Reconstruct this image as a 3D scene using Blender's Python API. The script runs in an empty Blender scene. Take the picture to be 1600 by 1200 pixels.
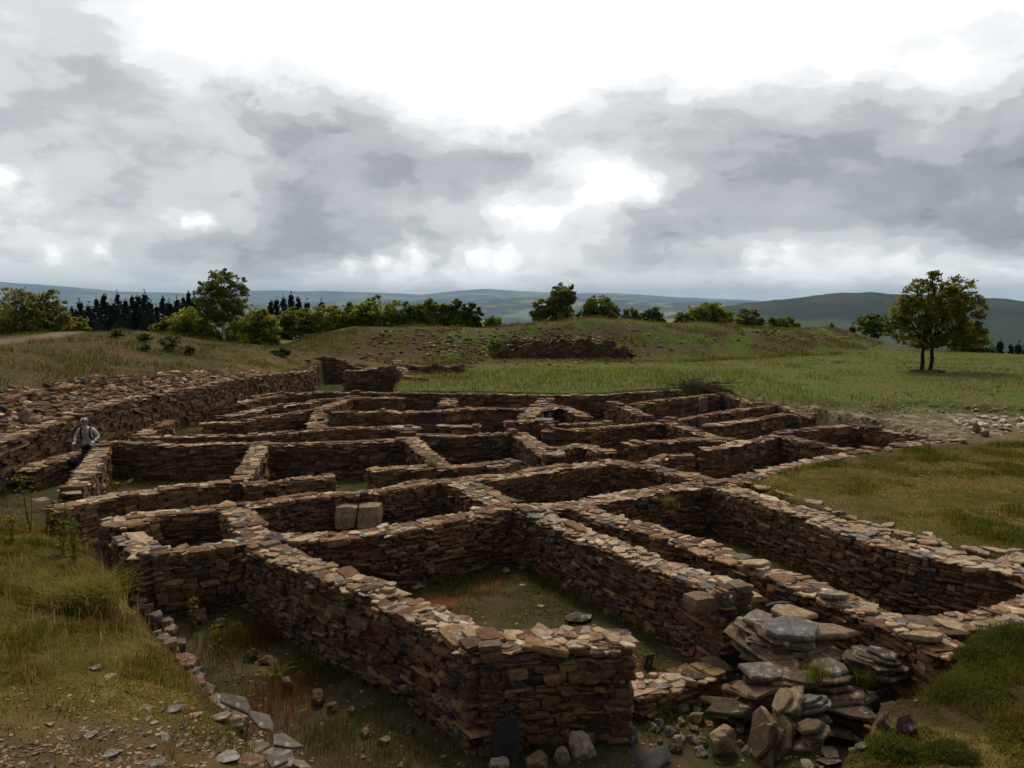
import bpy, bmesh, math, random
import numpy as np
from mathutils import Vector

random.seed(7)
RNG = np.random.default_rng(7)
R = math.radians
scene = bpy.context.scene
COL = scene.collection

# ------------------------------------------------------------------ camera
FPX, HOR = 1256.0, 475.0
CAMZ = 4.8
PITCH = math.atan((600 - HOR) / FPX)
cam_d = bpy.data.cameras.new('camera')
cam_d.sensor_width = 36.0
cam_d.lens = 36.0 * FPX / 1600.0
cam_d.clip_start, cam_d.clip_end = 0.1, 120000
cam = bpy.data.objects.new('camera', cam_d)
COL.objects.link(cam)
cam.location = (0, 0, CAMZ)
cam.rotation_euler = (math.pi / 2 - PITCH, 0, 0)
scene.camera = cam
CP, SP = math.cos(PITCH), math.sin(PITCH)

def ray(px, py):
    a, b = (px - 800) / FPX, -(py - 600) / FPX
    return np.array([a, CP + b * SP, -SP + b * CP])

def at(px, py, z):                       # point of the photo at height z
    d = ray(px, py); t = (z - CAMZ) / d[2]
    return np.array([d[0] * t, d[1] * t, z])

def atd(px, py, dist):                   # point of the photo at distance dist (along y)
    d = ray(px, py); t = dist / d[1]
    return np.array([d[0] * t, dist, CAMZ + d[2] * t])

# ------------------------------------------------------------------ light, sky
SUN_EL, SUN_AZ = R(52), R(-6)            # azimuth from +Y towards +X
EXPOSURE = 0.27
sd = bpy.data.lights.new('sun', 'SUN')
sd.energy, sd.angle, sd.color = 2.1, R(11), (1.0, 0.88, 0.70)
sun = bpy.data.objects.new('sun', sd); COL.objects.link(sun)
sdir = Vector((math.sin(SUN_AZ) * math.cos(SUN_EL), math.cos(SUN_AZ) * math.cos(SUN_EL), math.sin(SUN_EL)))
sun.rotation_euler = sdir.to_track_quat('Z', 'Y').to_euler()
sun.location = (0, 0, 60)
scene.view_settings.view_transform = 'Standard'
scene.view_settings.look = 'None'
scene.view_settings.exposure = EXPOSURE
scene.view_settings.gamma = 1.0

# cloud deck brightness seen towards the scene: rows of elevation, columns of bearing (8 bit sRGB; above 255 is blown out)
SKY_PX = np.arange(0, 1601, 100)
SKY_PY = np.arange(20, 461, 40)
SKY_MAP = np.array([
    [208, 216, 240, 272, 280, 282, 286, 292, 300, 300, 292, 290, 285, 282, 280, 272, 264],
    [217, 203, 226, 258, 272, 280, 284, 290, 300, 292, 284, 280, 276, 274, 266, 258, 252],
    [228, 206, 202, 236, 256, 270, 284, 292, 294, 282, 270, 262, 254, 244, 250, 254, 246],
    [204, 190, 206, 212, 232, 250, 262, 284, 286, 258, 226, 216, 212, 206, 212, 214, 198],
    [196, 192, 196, 200, 194, 202, 226, 270, 268, 210, 188, 182, 180, 178, 190, 184, 164],
    [200, 196, 184, 190, 172, 168, 180, 208, 206, 182, 172, 170, 172, 174, 176, 162, 146],
    [212, 206, 190, 198, 188, 178, 166, 168, 166, 246, 208, 178, 166, 160, 156, 148, 142],
    [222, 204, 192, 192, 190, 180, 174, 184, 216, 258, 240, 178, 162, 150, 144, 138, 140],
    [222, 214, 172, 206, 196, 170, 166, 194, 236, 220, 176, 170, 154, 146, 148, 152, 160],
    [206, 212, 198, 182, 160, 148, 160, 182, 226, 206, 172, 174, 200, 196, 182, 184, 166],
    [216, 226, 214, 204, 198, 212, 270, 278, 256, 216, 200, 216, 262, 248, 252, 262, 258],
    [232, 236, 238, 238, 236, 238, 246, 246, 242, 238, 236, 242, 250, 246, 246, 248, 248]], float)
SKY_SPOTS = [(955, 280, 22, .35), (1018, 297, 13, .4), (930, 300, 14, .3), (318, 345, 8, .45), (294, 348, 6, .4), (-2, 277, 10, .5), (590, 405, 10, .5), (550, 408, 9, .4), (855, 345, 18, .35), (800, 318, 20, .25), (770, 328, 14, .2), (640, 398, 18, .4), (660, 404, 12, .4), (745, 396, 16, .4), (790, 404, 14, .4), (80, 396, 9, .4), (160, 392, 9, .3), (1180, 398, 16, .3), (1240, 404, 18, .3), (1420, 402, 16, .25)]
def _lin(v):
    v = v / 255.0
    return np.where(v <= 1, ((v + .055) / 1.055) ** 2.4, 1 + (v - 1) * 3.0)

def build_world():
    w = bpy.data.worlds.new('World'); scene.world = w; w.use_nodes = True
    nt = w.node_tree; N = nt.nodes; L = nt.links
    N.clear()
    def nd(t, **k):
        n = N.new(t)
        for a, b in k.items(): setattr(n, a, b)
        return n
    def math_(op, a, b=None, c=None):
        n = nd('ShaderNodeMath', operation=op)
        for i, v in enumerate((a, b, c)):
            if v is None: continue
            if isinstance(v, (int, float)): n.inputs[i].default_value = v
            else: L.new(v, n.inputs[i])
        return n.outputs[0]
    def vmath(op, a, b=None, out=0):
        n = nd('ShaderNodeVectorMath', operation=op)
        for i, v in enumerate((a, b)):
            if v is None: continue
            if isinstance(v, (tuple, list)): n.inputs[i].default_value = v
            elif isinstance(v, float): n.inputs[3].default_value = v
            else: L.new(v, n.inputs[i])
        return n.outputs[out]
    tc = nd('ShaderNodeTexCoord')
    d = tc.outputs['Generated']
    sep = nd('ShaderNodeSeparateXYZ'); L.new(d, sep.inputs[0])
    zz = math_('ADD', math_('MAXIMUM', sep.outputs[2], 0.0), 0.10)
    cmb = nd('ShaderNodeCombineXYZ')
    L.new(math_('DIVIDE', sep.outputs[0], zz), cmb.inputs[0]); L.new(math_('DIVIDE', sep.outputs[1], zz), cmb.inputs[1])
    P = cmb.outputs[0]                       # cloud-deck plane
    def noise(vec, scale, detail=6, rough=0.55):
        n = nd('ShaderNodeTexNoise'); n.inputs['Scale'].default_value = scale
        n.inputs['Detail'].default_value = detail; n.inputs['Roughness'].default_value = rough
        L.new(vec, n.inputs['Vector']); return n
    # warp of the directions
    stretch = vmath('MULTIPLY', d, (1.0, 1.0, 1.9))
    n1 = noise(stretch, 3.2, 5, 0.55); n2 = noise(stretch, 13.0, 6, 0.62)
    w1 = vmath('SCALE', vmath('SUBTRACT', n1.outputs['Color'], (0.5, 0.5, 0.5)), 0.11)
    w2 = vmath('SCALE', vmath('SUBTRACT', n2.outputs['Color'], (0.5, 0.5, 0.5)), 0.06)
    n4 = noise(stretch, 30.0, 5, 0.6)
    w4 = vmath('SCALE', vmath('SUBTRACT', n4.outputs['Color'], (0.5, 0.5, 0.5)), 0.045)
    dw = vmath('NORMALIZE', vmath('MULTIPLY', vmath('ADD', vmath('ADD', vmath('ADD', stretch, w1), w2), w4), (1.0, 1.0, 1.0 / 1.9)))
    sw = nd('ShaderNodeSeparateXYZ'); L.new(dw, sw.inputs[0])
    azim = math_('ARCTAN2', sw.outputs[0], sw.outputs[1])
    elev = math_('ARCSINE', sw.outputs[2])
    AZ0, AZ1 = R(-34), R(34)
    azf = math_('DIVIDE', math_('SUBTRACT', azim, AZ0), AZ1 - AZ0)
    els = np.radians(np.linspace(0.5, 25.5, 17)); azs = np.linspace(AZ0, AZ1, 25)
    def lookup(az, el):
        v = np.array([math.sin(az) * math.cos(el), math.cos(az) * math.cos(el), math.sin(el)])
        f = v[1] * CP - v[2] * SP; u = v[1] * SP + v[2] * CP
        px, py = 800 + FPX * v[0] / f, 600 - FPX * u / f
        row = np.array([np.interp(px, SKY_PX, r_) for r_ in SKY_MAP])
        return float(_lin(np.array(np.interp(py, SKY_PY, row))))
    acc = None
    for k, el in enumerate(els):
        rp = nd('ShaderNodeValToRGB'); cr = rp.color_ramp; cr.interpolation = 'CARDINAL'
        while len(cr.elements) < len(azs): cr.elements.new(0.5)
        for i, az in enumerate(azs):
            val = lookup(az, el) / 2.0
            cr.elements[i].position = i / (len(azs) - 1); cr.elements[i].color = (val, val, val, 1)
        L.new(azf, rp.inputs[0])
        val = math_('MULTIPLY', rp.outputs[0], 2.0)
        if acc is None: acc = val
        else:
            m = nd('ShaderNodeMapRange', interpolation_type='LINEAR'); m.inputs['From Min'].default_value = els[k - 1]; m.inputs['From Max'].default_value = el
            L.new(elev, m.inputs['Value'])
            mx = nd('ShaderNodeMix', data_type='FLOAT'); L.new(m.outputs[0], mx.inputs[0]); L.new(acc, mx.inputs[2]); L.new(val, mx.inputs[3]); acc = mx.outputs[0]
    ds = vmath('NORMALIZE', vmath('ADD', d, vmath('ADD', vmath('SCALE', w2, 0.55), vmath('SCALE', vmath('SUBTRACT', noise(d, 38.0, 4, .6).outputs['Color'], (0.5, 0.5, 0.5)), 0.03))))
    for px, py, rad, amp in SKY_SPOTS:       # breaks in the cloud
        v = ray(px, py); v = v / np.linalg.norm(v)
        dt = vmath('DOT_PRODUCT', ds, tuple(float(c) for c in v), out=1)
        acc = math_('ADD', acc, math_('MULTIPLY', math_('EXPONENT', math_('MULTIPLY', math_('SUBTRACT', dt, 1.0), 1.0 / (rad / FPX) ** 2)), amp))
    # away from the bright break the deck is grey overhead and dull behind
    ov = nd('ShaderNodeMapRange', interpolation_type='SMOOTHSTEP'); ov.inputs['From Min'].default_value = R(28); ov.inputs['From Max'].default_value = R(75); L.new(elev, ov.inputs['Value'])
    mo_ = nd('ShaderNodeMix', data_type='FLOAT'); L.new(ov.outputs[0], mo_.inputs[0]); L.new(acc, mo_.inputs[2]); mo_.inputs[3].default_value = 0.7; acc = mo_.outputs[0]
    bh = nd('ShaderNodeMapRange', interpolation_type='SMOOTHSTEP'); bh.inputs['From Min'].default_value = 0.45; bh.inputs['From Max'].default_value = -0.5; L.new(sep.outputs[1], bh.inputs['Value'])
    mb_ = nd('ShaderNodeMix', data_type='FLOAT'); L.new(bh.outputs[0], mb_.inputs[0]); L.new(acc, mb_.inputs[2]); mb_.inputs[3].default_value = 0.18; acc = mb_.outputs[0]
    f1 = noise(P, 0.75, 8, 0.58)
    sd_ = vmath('ADD', stretch, w2)
    f2 = noise(sd_, 4.6, 10, 0.52); f2.inputs['Distortion'].default_value = 0.6
    f3 = noise(sd_, 12.0, 8, 0.55); f3.inputs['Distortion'].default_value = 0.3
    puff = nd('ShaderNodeTexVoronoi', feature='SMOOTH_F1'); puff.inputs['Scale'].default_value = 13.0; puff.inputs['Smoothness'].default_value = 0.35
    L.new(vmath('ADD', stretch, vmath('SCALE', w2, 1.6)), puff.inputs['Vector'])
    def contrast(v, lo, hi):
        m = nd('ShaderNodeMapRange', interpolation_type='SMOOTHERSTEP'); m.inputs['From Min'].default_value = lo; m.inputs['From Max'].default_value = hi
        m.inputs['To Min'].default_value = -0.5; m.inputs['To Max'].default_value = 0.5; L.new(v, m.inputs['Value']); return m.outputs[0]
    det = math_('ADD', math_('MULTIPLY', contrast(f1.outputs[0], .3, .7), 0.12), math_('MULTIPLY', contrast(f2.outputs[0], .43, .57), 0.15))
    det = math_('ADD', det, math_('MULTIPLY', contrast(f3.outputs[0], .41, .59), 0.09))
    det = math_('ADD', det, math_('MULTIPLY', math_('SUBTRACT', 0.46, puff.outputs['Distance']), 0.24))
    B = math_('ADD', math_('ADD', math_('MULTIPLY', acc, 1.0), 0.02), math_('MULTIPLY', det, math_('MINIMUM', math_('ADD', acc, 0.25), 1.0)))
    # cloud layers: brightness gathers into tiers with ragged edges
    edge = noise(vmath('ADD', stretch, vmath('SCALE', w2, 0.8)), 9.0, 9, 0.56)
    p_ = math_('POWER', math_('MAXIMUM', math_('ADD', B, math_('MULTIPLY', math_('SUBTRACT', edge.outputs[0], 0.5), 0.30)), 0.02), 0.4545)
    STEP = 0.115
    q_ = math_('DIVIDE', p_, STEP); fl = math_('FLOOR', q_); fr = math_('SUBTRACT', q_, fl)
    sm = nd('ShaderNodeMapRange', interpolation_type='SMOOTHSTEP'); sm.inputs['From Min'].default_value = 0.25; sm.inputs['From Max'].default_value = 0.80; L.new(fr, sm.inputs['Value'])
    tier = math_('POWER', math_('MULTIPLY', math_('ADD', math_('ADD', fl, sm.outputs[0]), 0.0), STEP), 2.2)
    mt = nd('ShaderNodeMix', data_type='FLOAT'); mt.inputs[0].default_value = 0.52; L.new(B, mt.inputs[2]); L.new(tier, mt.inputs[3]); B = mt.outputs[0]
    B = math_('MINIMUM', math_('MAXIMUM', B, 0.12), 1.7)
    mr = nd('ShaderNodeMapRange'); mr.inputs['From Min'].default_value = 0.15; mr.inputs['From Max'].default_value = 0.9
    L.new(B, mr.inputs['Value'])
    tint = nd('ShaderNodeMix', data_type='RGBA'); tint.inputs[6].default_value = (0.965, 0.99, 1.03, 1); tint.inputs[7].default_value = (1.0, 1.0, 0.99, 1)
    L.new(mr.outputs[0], tint.inputs[0])
    cc = vmath('SCALE', tint.outputs[2], 1.0); L.new(B, cc.node.inputs[3])
    sky = nd('ShaderNodeTexSky', sky_type='NISHITA'); sky.sun_disc = False
    sky.sun_elevation = SUN_EL; sky.sun_rotation = SUN_AZ
    bs = nd('ShaderNodeBackground'); bs.inputs[1].default_value = 0.1; L.new(sky.outputs[0], bs.inputs[0])
    bc = nd('ShaderNodeBackground'); bc.inputs[1].default_value = 1.0; L.new(cc, bc.inputs[0])
    mix = nd('ShaderNodeMixShader'); mix.inputs[0].default_value = 0.93
    L.new(bs.outputs[0], mix.inputs[1]); L.new(bc.outputs[0], mix.inputs[2])
    out = nd('ShaderNodeOutputWorld'); L.new(mix.outputs[0], out.inputs[0])
build_world()

# ------------------------------------------------------------------ materials
def principled(name, rough=0.9):
    m = bpy.data.materials.new(name); m.use_nodes = True
    nt = m.node_tree; b = nt.nodes['Principled BSDF']
    b.inputs['Roughness'].default_value = rough
    b.inputs['Specular IOR Level'].default_value = 0.25
    return m, nt, b

def tinted(name, rough=0.9, nscale=9.0, lo=0.6, hi=1.35, bump=0.35, bscale=40.0, translucent=0.0, spots=None, coord='Object', spec=0.12):
    """colour from the mesh's 'tint' attribute times a procedural grain, with procedural bump"""
    m, nt, b = principled(name, rough)
    b.inputs['Specular IOR Level'].default_value = spec
    N, L = nt.nodes, nt.links
    at_ = N.new('ShaderNodeAttribute'); at_.attribute_name = 'tint'
    tc = N.new('ShaderNodeTexCoord')
    col = at_.outputs['Color']
    if nscale:
        n = N.new('ShaderNodeTexNoise'); n.inputs['Scale'].default_value = nscale; n.inputs['Detail'].default_value = 5; n.inputs['Roughness'].default_value = 0.65
        L.new(tc.outputs[coord], n.inputs['Vector'])
        mr = N.new('ShaderNodeMapRange'); mr.inputs['From Min'].default_value = 0.3; mr.inputs['From Max'].default_value = 0.7
        mr.inputs['To Min'].default_value = lo; mr.inputs['To Max'].default_value = hi
        L.new(n.outputs[0], mr.inputs['Value'])
        vm = N.new('ShaderNodeVectorMath'); vm.operation = 'SCALE'
        L.new(col, vm.inputs[0]); L.new(mr.outputs[0], vm.inputs[3])
        col = vm.outputs[0]
    if spots:                                            # lichen: (colour, scale, threshold)
        sc, ss, th = spots
        n2 = N.new('ShaderNodeTexNoise'); n2.inputs['Scale'].default_value = ss; n2.inputs['Detail'].default_value = 4
        L.new(tc.outputs[coord], n2.inputs['Vector'])
        m2 = N.new('ShaderNodeMapRange'); m2.inputs['From Min'].default_value = th; m2.inputs['From Max'].default_value = th + 0.06
        L.new(n2.outputs[0], m2.inputs['Value'])
        mx = N.new('ShaderNodeMix'); mx.data_type = 'RGBA'; mx.inputs[7].default_value = (*sc, 1)
        mf = N.new('ShaderNodeMath'); mf.operation = 'MULTIPLY'; mf.inputs[1].default_value = 0.6
        L.new(m2.outputs[0], mf.inputs[0]); L.new(mf.outputs[0], mx.inputs[0])
        L.new(col, mx.inputs[6]); col = mx.outputs[2]
    L.new(col, b.inputs['Base Color'])
    if bump:
        n3 = N.new('ShaderNodeTexNoise'); n3.inputs['Scale'].default_value = bscale; n3.inputs['Detail'].default_value = 6; n3.inputs['Roughness'].default_value = 0.7
        L.new(tc.outputs[coord], n3.inputs['Vector'])
        bp = N.new('ShaderNodeBump'); bp.inputs['Strength'].default_value = bump; bp.inputs['Distance'].default_value = 0.03
        L.new(n3.outputs[0], bp.inputs['Height']); L.new(bp.outputs[0], b.inputs['Normal'])
    if translucent:
        tr = N.new('ShaderNodeBsdfTranslucent'); L.new(col, tr.inputs[0])
        mx = N.new('ShaderNodeMixShader'); mx.inputs[0].default_value = translucent
        L.new(b.outputs[0], mx.inputs[1]); L.new(tr.outputs[0], mx.inputs[2])
        L.new(mx.outputs[0], nt.nodes['Material Output'].inputs[0])
    return m

def plain(name, col, rough=0.7, grain=30.0):
    m, nt, b = principled(name, rough)
    n = nt.nodes.new('ShaderNodeTexNoise'); n.inputs['Scale'].default_value = grain
    mx = nt.nodes.new('ShaderNodeMix'); mx.data_type = 'RGBA'
    mx.inputs[6].default_value = (*[c * 0.8 for c in col], 1); mx.inputs[7].default_value = (*[min(1, c * 1.2) for c in col], 1)
    nt.links.new(n.outputs[0], mx.inputs[0]); nt.links.new(mx.outputs[2], b.inputs['Base Color'])
    return m

M_STONE = tinted('weathered_stone', 0.92, 16, 0.5, 1.5, 0.6, 55, spots=((0.24, 0.195, 0.13), 21, 0.60))
M_COPE = tinted('lichened_coping_stone', 0.93, 13, 0.5, 1.35, 0.7, 60, spots=((0.40, 0.34, 0.25), 9, 0.58))
M_SLATE = tinted('smooth_slate', 0.8, 8, 0.7, 1.3, 0.4, 40, spec=0.3)
M_EARTH = tinted('earth_core', 0.95, 12, 0.6, 1.4, 0.6, 30)
M_GROUND = tinted('turf_and_soil', 0.97, 3.2, 0.62, 1.38, 0.7, 14, spec=0.08)
M_HILL = tinted('hill_cover', 0.97, 0.02, 0.8, 1.2, 0, 1, spec=0.05)
M_LEAF = tinted('leaf', 0.6, 0, translucent=0.5, bump=0, spec=0.06)
M_GRASS = tinted('grass_blade', 0.65, 0, translucent=0.45, bump=0, spec=0.04)
M_BARK = tinted('bark', 0.95, 14, 0.5, 1.4, 0.7, 25)
M_TWIG = tinted('dry_twig', 0.9, 10, 0.6, 1.3, 0)

# ------------------------------------------------------------------ mesh helpers
def mesh_np(name, V, faces, tint=None, smooth=False):
    """V (n,3); faces: list of (m,k) int arrays; tint (n,3)"""
    V = np.asarray(V, dtype=np.float32)
    me = bpy.data.meshes.new(name)
    me.vertices.add(len(V)); me.vertices.foreach_set('co', V.ravel())
    faces = [np.asarray(f, dtype=np.int32) for f in faces if len(f)]
    nl = sum(f.size for f in faces); npoly = sum(len(f) for f in faces)
    me.loops.add(nl); me.polygons.add(npoly)
    me.loops.foreach_set('vertex_index', np.concatenate([f.ravel() for f in faces]))
    tot = np.concatenate([np.full(len(f), f.shape[1], dtype=np.int32) for f in faces])
    st = np.concatenate([[0], np.cumsum(tot)[:-1]]).astype(np.int32)
    me.polygons.foreach_set('loop_start', st)
    try: me.polygons.foreach_set('loop_total', tot)
    except Exception: pass
    me.polygons.foreach_set('use_smooth', np.full(npoly, smooth, dtype=bool))
    if tint is not None:
        a = me.attributes.new('tint', 'FLOAT_COLOR', 'POINT')
        c = np.ones((len(V), 4), dtype=np.float32); c[:, :3] = tint
        a.data.foreach_set('color', c.ravel())
    me.update(calc_edges=True)
    return me

def link(name, me, mat=None, parent=None, loc=None):
    o = bpy.data.objects.new(name, me); COL.objects.link(o)
    if mat is not None and not me.materials: me.materials.append(mat)
    if parent is not None: o.parent = parent
    if loc is not None: o.location = loc
    return o

def tag(o, label=None, cat=None, group=None, kind=None):
    if label: o['label'] = label
    if cat: o['category'] = cat
    if group: o['group'] = group
    if kind or cat: o['kind'] = kind or 'thing'
    return o

def empty(name, loc):
    o = bpy.data.objects.new(name, None); COL.objects.link(o); o.location = loc
    o.empty_display_size = 0.2
    return o

class Acc:
    """collects many small pieces into one mesh"""
    def __init__(s): s.V, s.F, s.T, s.n = [], {}, [], 0
    def add(s, V, faces, tint):
        V = np.asarray(V, float).reshape(-1, 3)
        s.V.append(V)
        for f in faces:
            f = np.asarray(f, dtype=np.int64)
            if f.size: s.F.setdefault(f.shape[1], []).append(f + s.n)
        t = np.asarray(tint, float)
        s.T.append(np.broadcast_to(t, V.shape) if t.ndim == 1 else t)
        s.n += len(V)
    def mesh(s, name, origin=(0, 0, 0), smooth=False):
        return mesh_np(name, np.concatenate(s.V) - np.asarray(origin), [np.concatenate(v) for v in s.F.values()], np.concatenate(s.T), smooth)

# value noise -------------------------------------------------------
_T = np.random.default_rng(3).random((256, 256))
def vnoise(x, y):
    xi, yi = np.floor(x).astype(int), np.floor(y).astype(int)
    fx, fy = x - xi, y - yi
    fx = fx * fx * (3 - 2 * fx); fy = fy * fy * (3 - 2 * fy)
    a, b = _T[xi & 255, yi & 255], _T[(xi + 1) & 255, yi & 255]
    c, d = _T[xi & 255, (yi + 1) & 255], _T[(xi + 1) & 255, (yi + 1) & 255]
    return (a * (1 - fx) + b * fx) * (1 - fy) + (c * (1 - fx) + d * fx) * fy
def fbm(x, y, o=4):
    s = 0; a = 0.5; t = 0
    for i in range(o):
        s = s + a * vnoise(x * 2 ** i + 17.3 * i, y * 2 ** i + 5.1 * i); t += a; a *= 0.5
    return s / t
def sstep(a, b, x):
    t = np.clip((x - a) / (b - a), 0, 1); return t * t * (3 - 2 * t)

def sdf(poly, x, y):
    """signed distance, negative inside"""
    poly = np.asarray(poly)[:, :2]
    d = np.full(x.shape, 1e9); ins = np.zeros(x.shape, bool)
    for i in range(len(poly)):
        ax, ay = poly[i]; bx, by = poly[(i + 1) % len(poly)]
        ex, ey = bx - ax, by - ay
        t = np.clip(((x - ax) * ex + (y - ay) * ey) / (ex * ex + ey * ey + 1e-12), 0, 1)
        d = np.minimum(d, (x - ax - t * ex) ** 2 + (y - ay - t * ey) ** 2)
        c = ((ay > y) != (by > y)) & (x < (bx - ax) * (y - ay) / (by - ay + 1e-12) + ax)
        ins ^= c
    d = np.sqrt(d)
    return np.where(ins, -d, d)

def pline(line, x, y, vals=None):
    """distance to an open polyline and the interpolated value there"""
    line = np.asarray(line)[:, :2]
    d = np.full(x.shape, 1e18); v = np.zeros(x.shape)
    for i in range(len(line) - 1):
        ax, ay = line[i]; bx, by = line[i + 1]
        ex, ey = bx - ax, by - ay
        t = np.clip(((x - ax) * ex + (y - ay) * ey) / (ex * ex + ey * ey + 1e-12), 0, 1)
        q = (x - ax - t * ex) ** 2 + (y - ay - t * ey) ** 2
        if vals is not None: v = np.where(q < d, vals[i] + t * (vals[i + 1] - vals[i]), v)
        d = np.minimum(d, q)
    return np.sqrt(d), v

# ------------------------------------------------------------------ terrain
def P2(px, py, z): return tuple(at(px, py, z)[:2])
RAMP = [(-13.2, 8.0), (-13.2, 31.0), (-11.3, 44.8)]
KERB = [P2(700, 1420, 0.6), P2(480, 1200, 0.6), P2(370, 1090, 0.6), P2(280, 990, 0.6), P2(200, 890, 0.6), P2(120, 815, 0.5)]
PIT = ([(1.2, 4.2)] + KERB + [(-11.0, 16.6), (-13.2, 16.2), (-13.2, 31.0), (-11.3, 44.8), (-11.2, 49.0), (-9.2, 49.6), (-9.1, 45.3), (-6.6, 45.3), (-6.0, 41.0), (-5.6, 36.5)]
       + [P2(610, 612, .95), P2(700, 612.5, .95), P2(800, 614, .95), P2(875, 615.5, .95), P2(950, 614.5, .95), P2(990, 611, .95), P2(1060, 607, .95), P2(1142, 608, .95), P2(1250, 624, .95), P2(1360, 641, .95), P2(1430, 660, .95), P2(1487, 684, .95),
          P2(1401, 695, .95), P2(1362, 700, .95), P2(1319, 709, .95), P2(1262, 721, .95), P2(1206, 734, .95), P2(1142, 752, .95), P2(1188, 773, .95), P2(1262, 798, .95), P2(1337, 826, .95), P2(1394, 846, .95), P2(1450, 860, .95), P2(1525, 874, .95), P2(1600, 888, .95), P2(1760, 935, .95),
          P2(1605, 953, .95), P2(1560, 964, .95), P2(1500, 975, .95), P2(1450, 980, .95), P2(1482, 1006, .95), P2(1410, 1070, .9), P2(1330, 1080, .9), P2(1280, 1150, .9), P2(1230, 1250, .9), (2.4, 5.2)])
GRAV = [P2(1142, 609, .8), P2(1360, 641, .8), P2(1430, 632, .8), P2(1560, 640, .8), P2(1700, 650, .8), P2(1700, 672, .8), P2(1500, 690, .8), P2(1400, 699, .8), P2(1270, 655, .8)]
CREST = [atd(395, 556, 54), atd(430, 545, 55), atd(480, 531, 56), atd(560, 512, 58), atd(640, 512, 59), atd(740, 513, 60), atd(800, 508, 61), atd(860, 502, 62), atd(930, 500, 63), atd(1000, 503, 64),
         atd(1100, 506, 67), atd(1200, 511, 71), atd(1300, 516, 75), atd(1380, 520, 79), atd(1480, 535, 84)]
CUTS = [([atd(755, 562, 50), atd(990, 562, 50), atd(985, 545, 56.3), atd(930, 530, 56.8), atd(860, 533, 56.3), atd(800, 538, 55.8), atd(765, 548, 55.3)], 1.0), ([atd(620, 595, 42), atd(725, 592, 42), atd(735, 572, 46.1), atd(680, 571, 45.8), atd(628, 568, 46.3)], .8)]
PATH = [atd(-60, 555, 36)[:2], atd(60, 541, 40)[:2], atd(120, 525, 46)[:2], atd(160, 513, 52)[:2], atd(190, 508, 56)[:2]]
FAR_SKY = np.array([(-400, 452), (0, 446), (100, 452), (200, 459), (300, 460), (400, 456), (520, 457), (600, 459), (660, 461), (700, 457), (760, 453), (820, 456), (900, 459), (960, 459), (1050, 465), (1185, 470), (1400, 474), (2000, 470)], float)
NEAR_SKY = np.array([(-400, 520), (850, 520), (1000, 500), (1060, 490), (1100, 481), (1180, 471), (1260, 464), (1310, 458), (1360, 459), (1385, 461), (1500, 465), (1540, 467), (1600, 471), (1750, 476), (2000, 490)], float)

def hills_h(x, y):
    r = np.hypot(x, y); az = np.arctan2(x, np.maximum(y, 1e-3))
    px = np.where(y > 0, 800 + FPX * np.tan(np.clip(az, -1.0, 1.0)), np.where(x > 0, 2000, -400))
    nz = fbm(x / 900 + 40, y / 900 + 40, 5) - 0.5
    fy = np.interp(px, FAR_SKY[:, 0], FAR_SKY[:, 1]); ny = np.interp(px, NEAR_SKY[:, 0], NEAR_SKY[:, 1])
    ca = np.cos(np.clip(az, -1.2, 1.2))
    def top(yy, D): return CAMZ + (HOR - yy) / FPX * D * np.where(y > 0, ca, 1) ** 0
    a = top(fy, 18000); b = top(ny, 3000); c = top(474 + 5 * np.sin(px / 170.0), 9500)
    floor = -190 + nz * 90
    e = lambda H, D, w1, w2: floor + (H - floor) * np.exp(-((r - D) / np.where(r < D, w1, w2)) ** 2)
    lump = fbm(x / 55, y / 55, 2) - .5; lump2 = fbm(x / 420 + 9, y / 420, 3) - .5
    h = np.maximum(np.maximum(e(a + lump2 * 45 + nz * 40, 18000, 5500, 7000), e(b + lump * 9 + nz * 14, 3000, 1150, 1300)), e(c + nz * 110, 9500, 2300, 2600))
    return h

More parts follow.
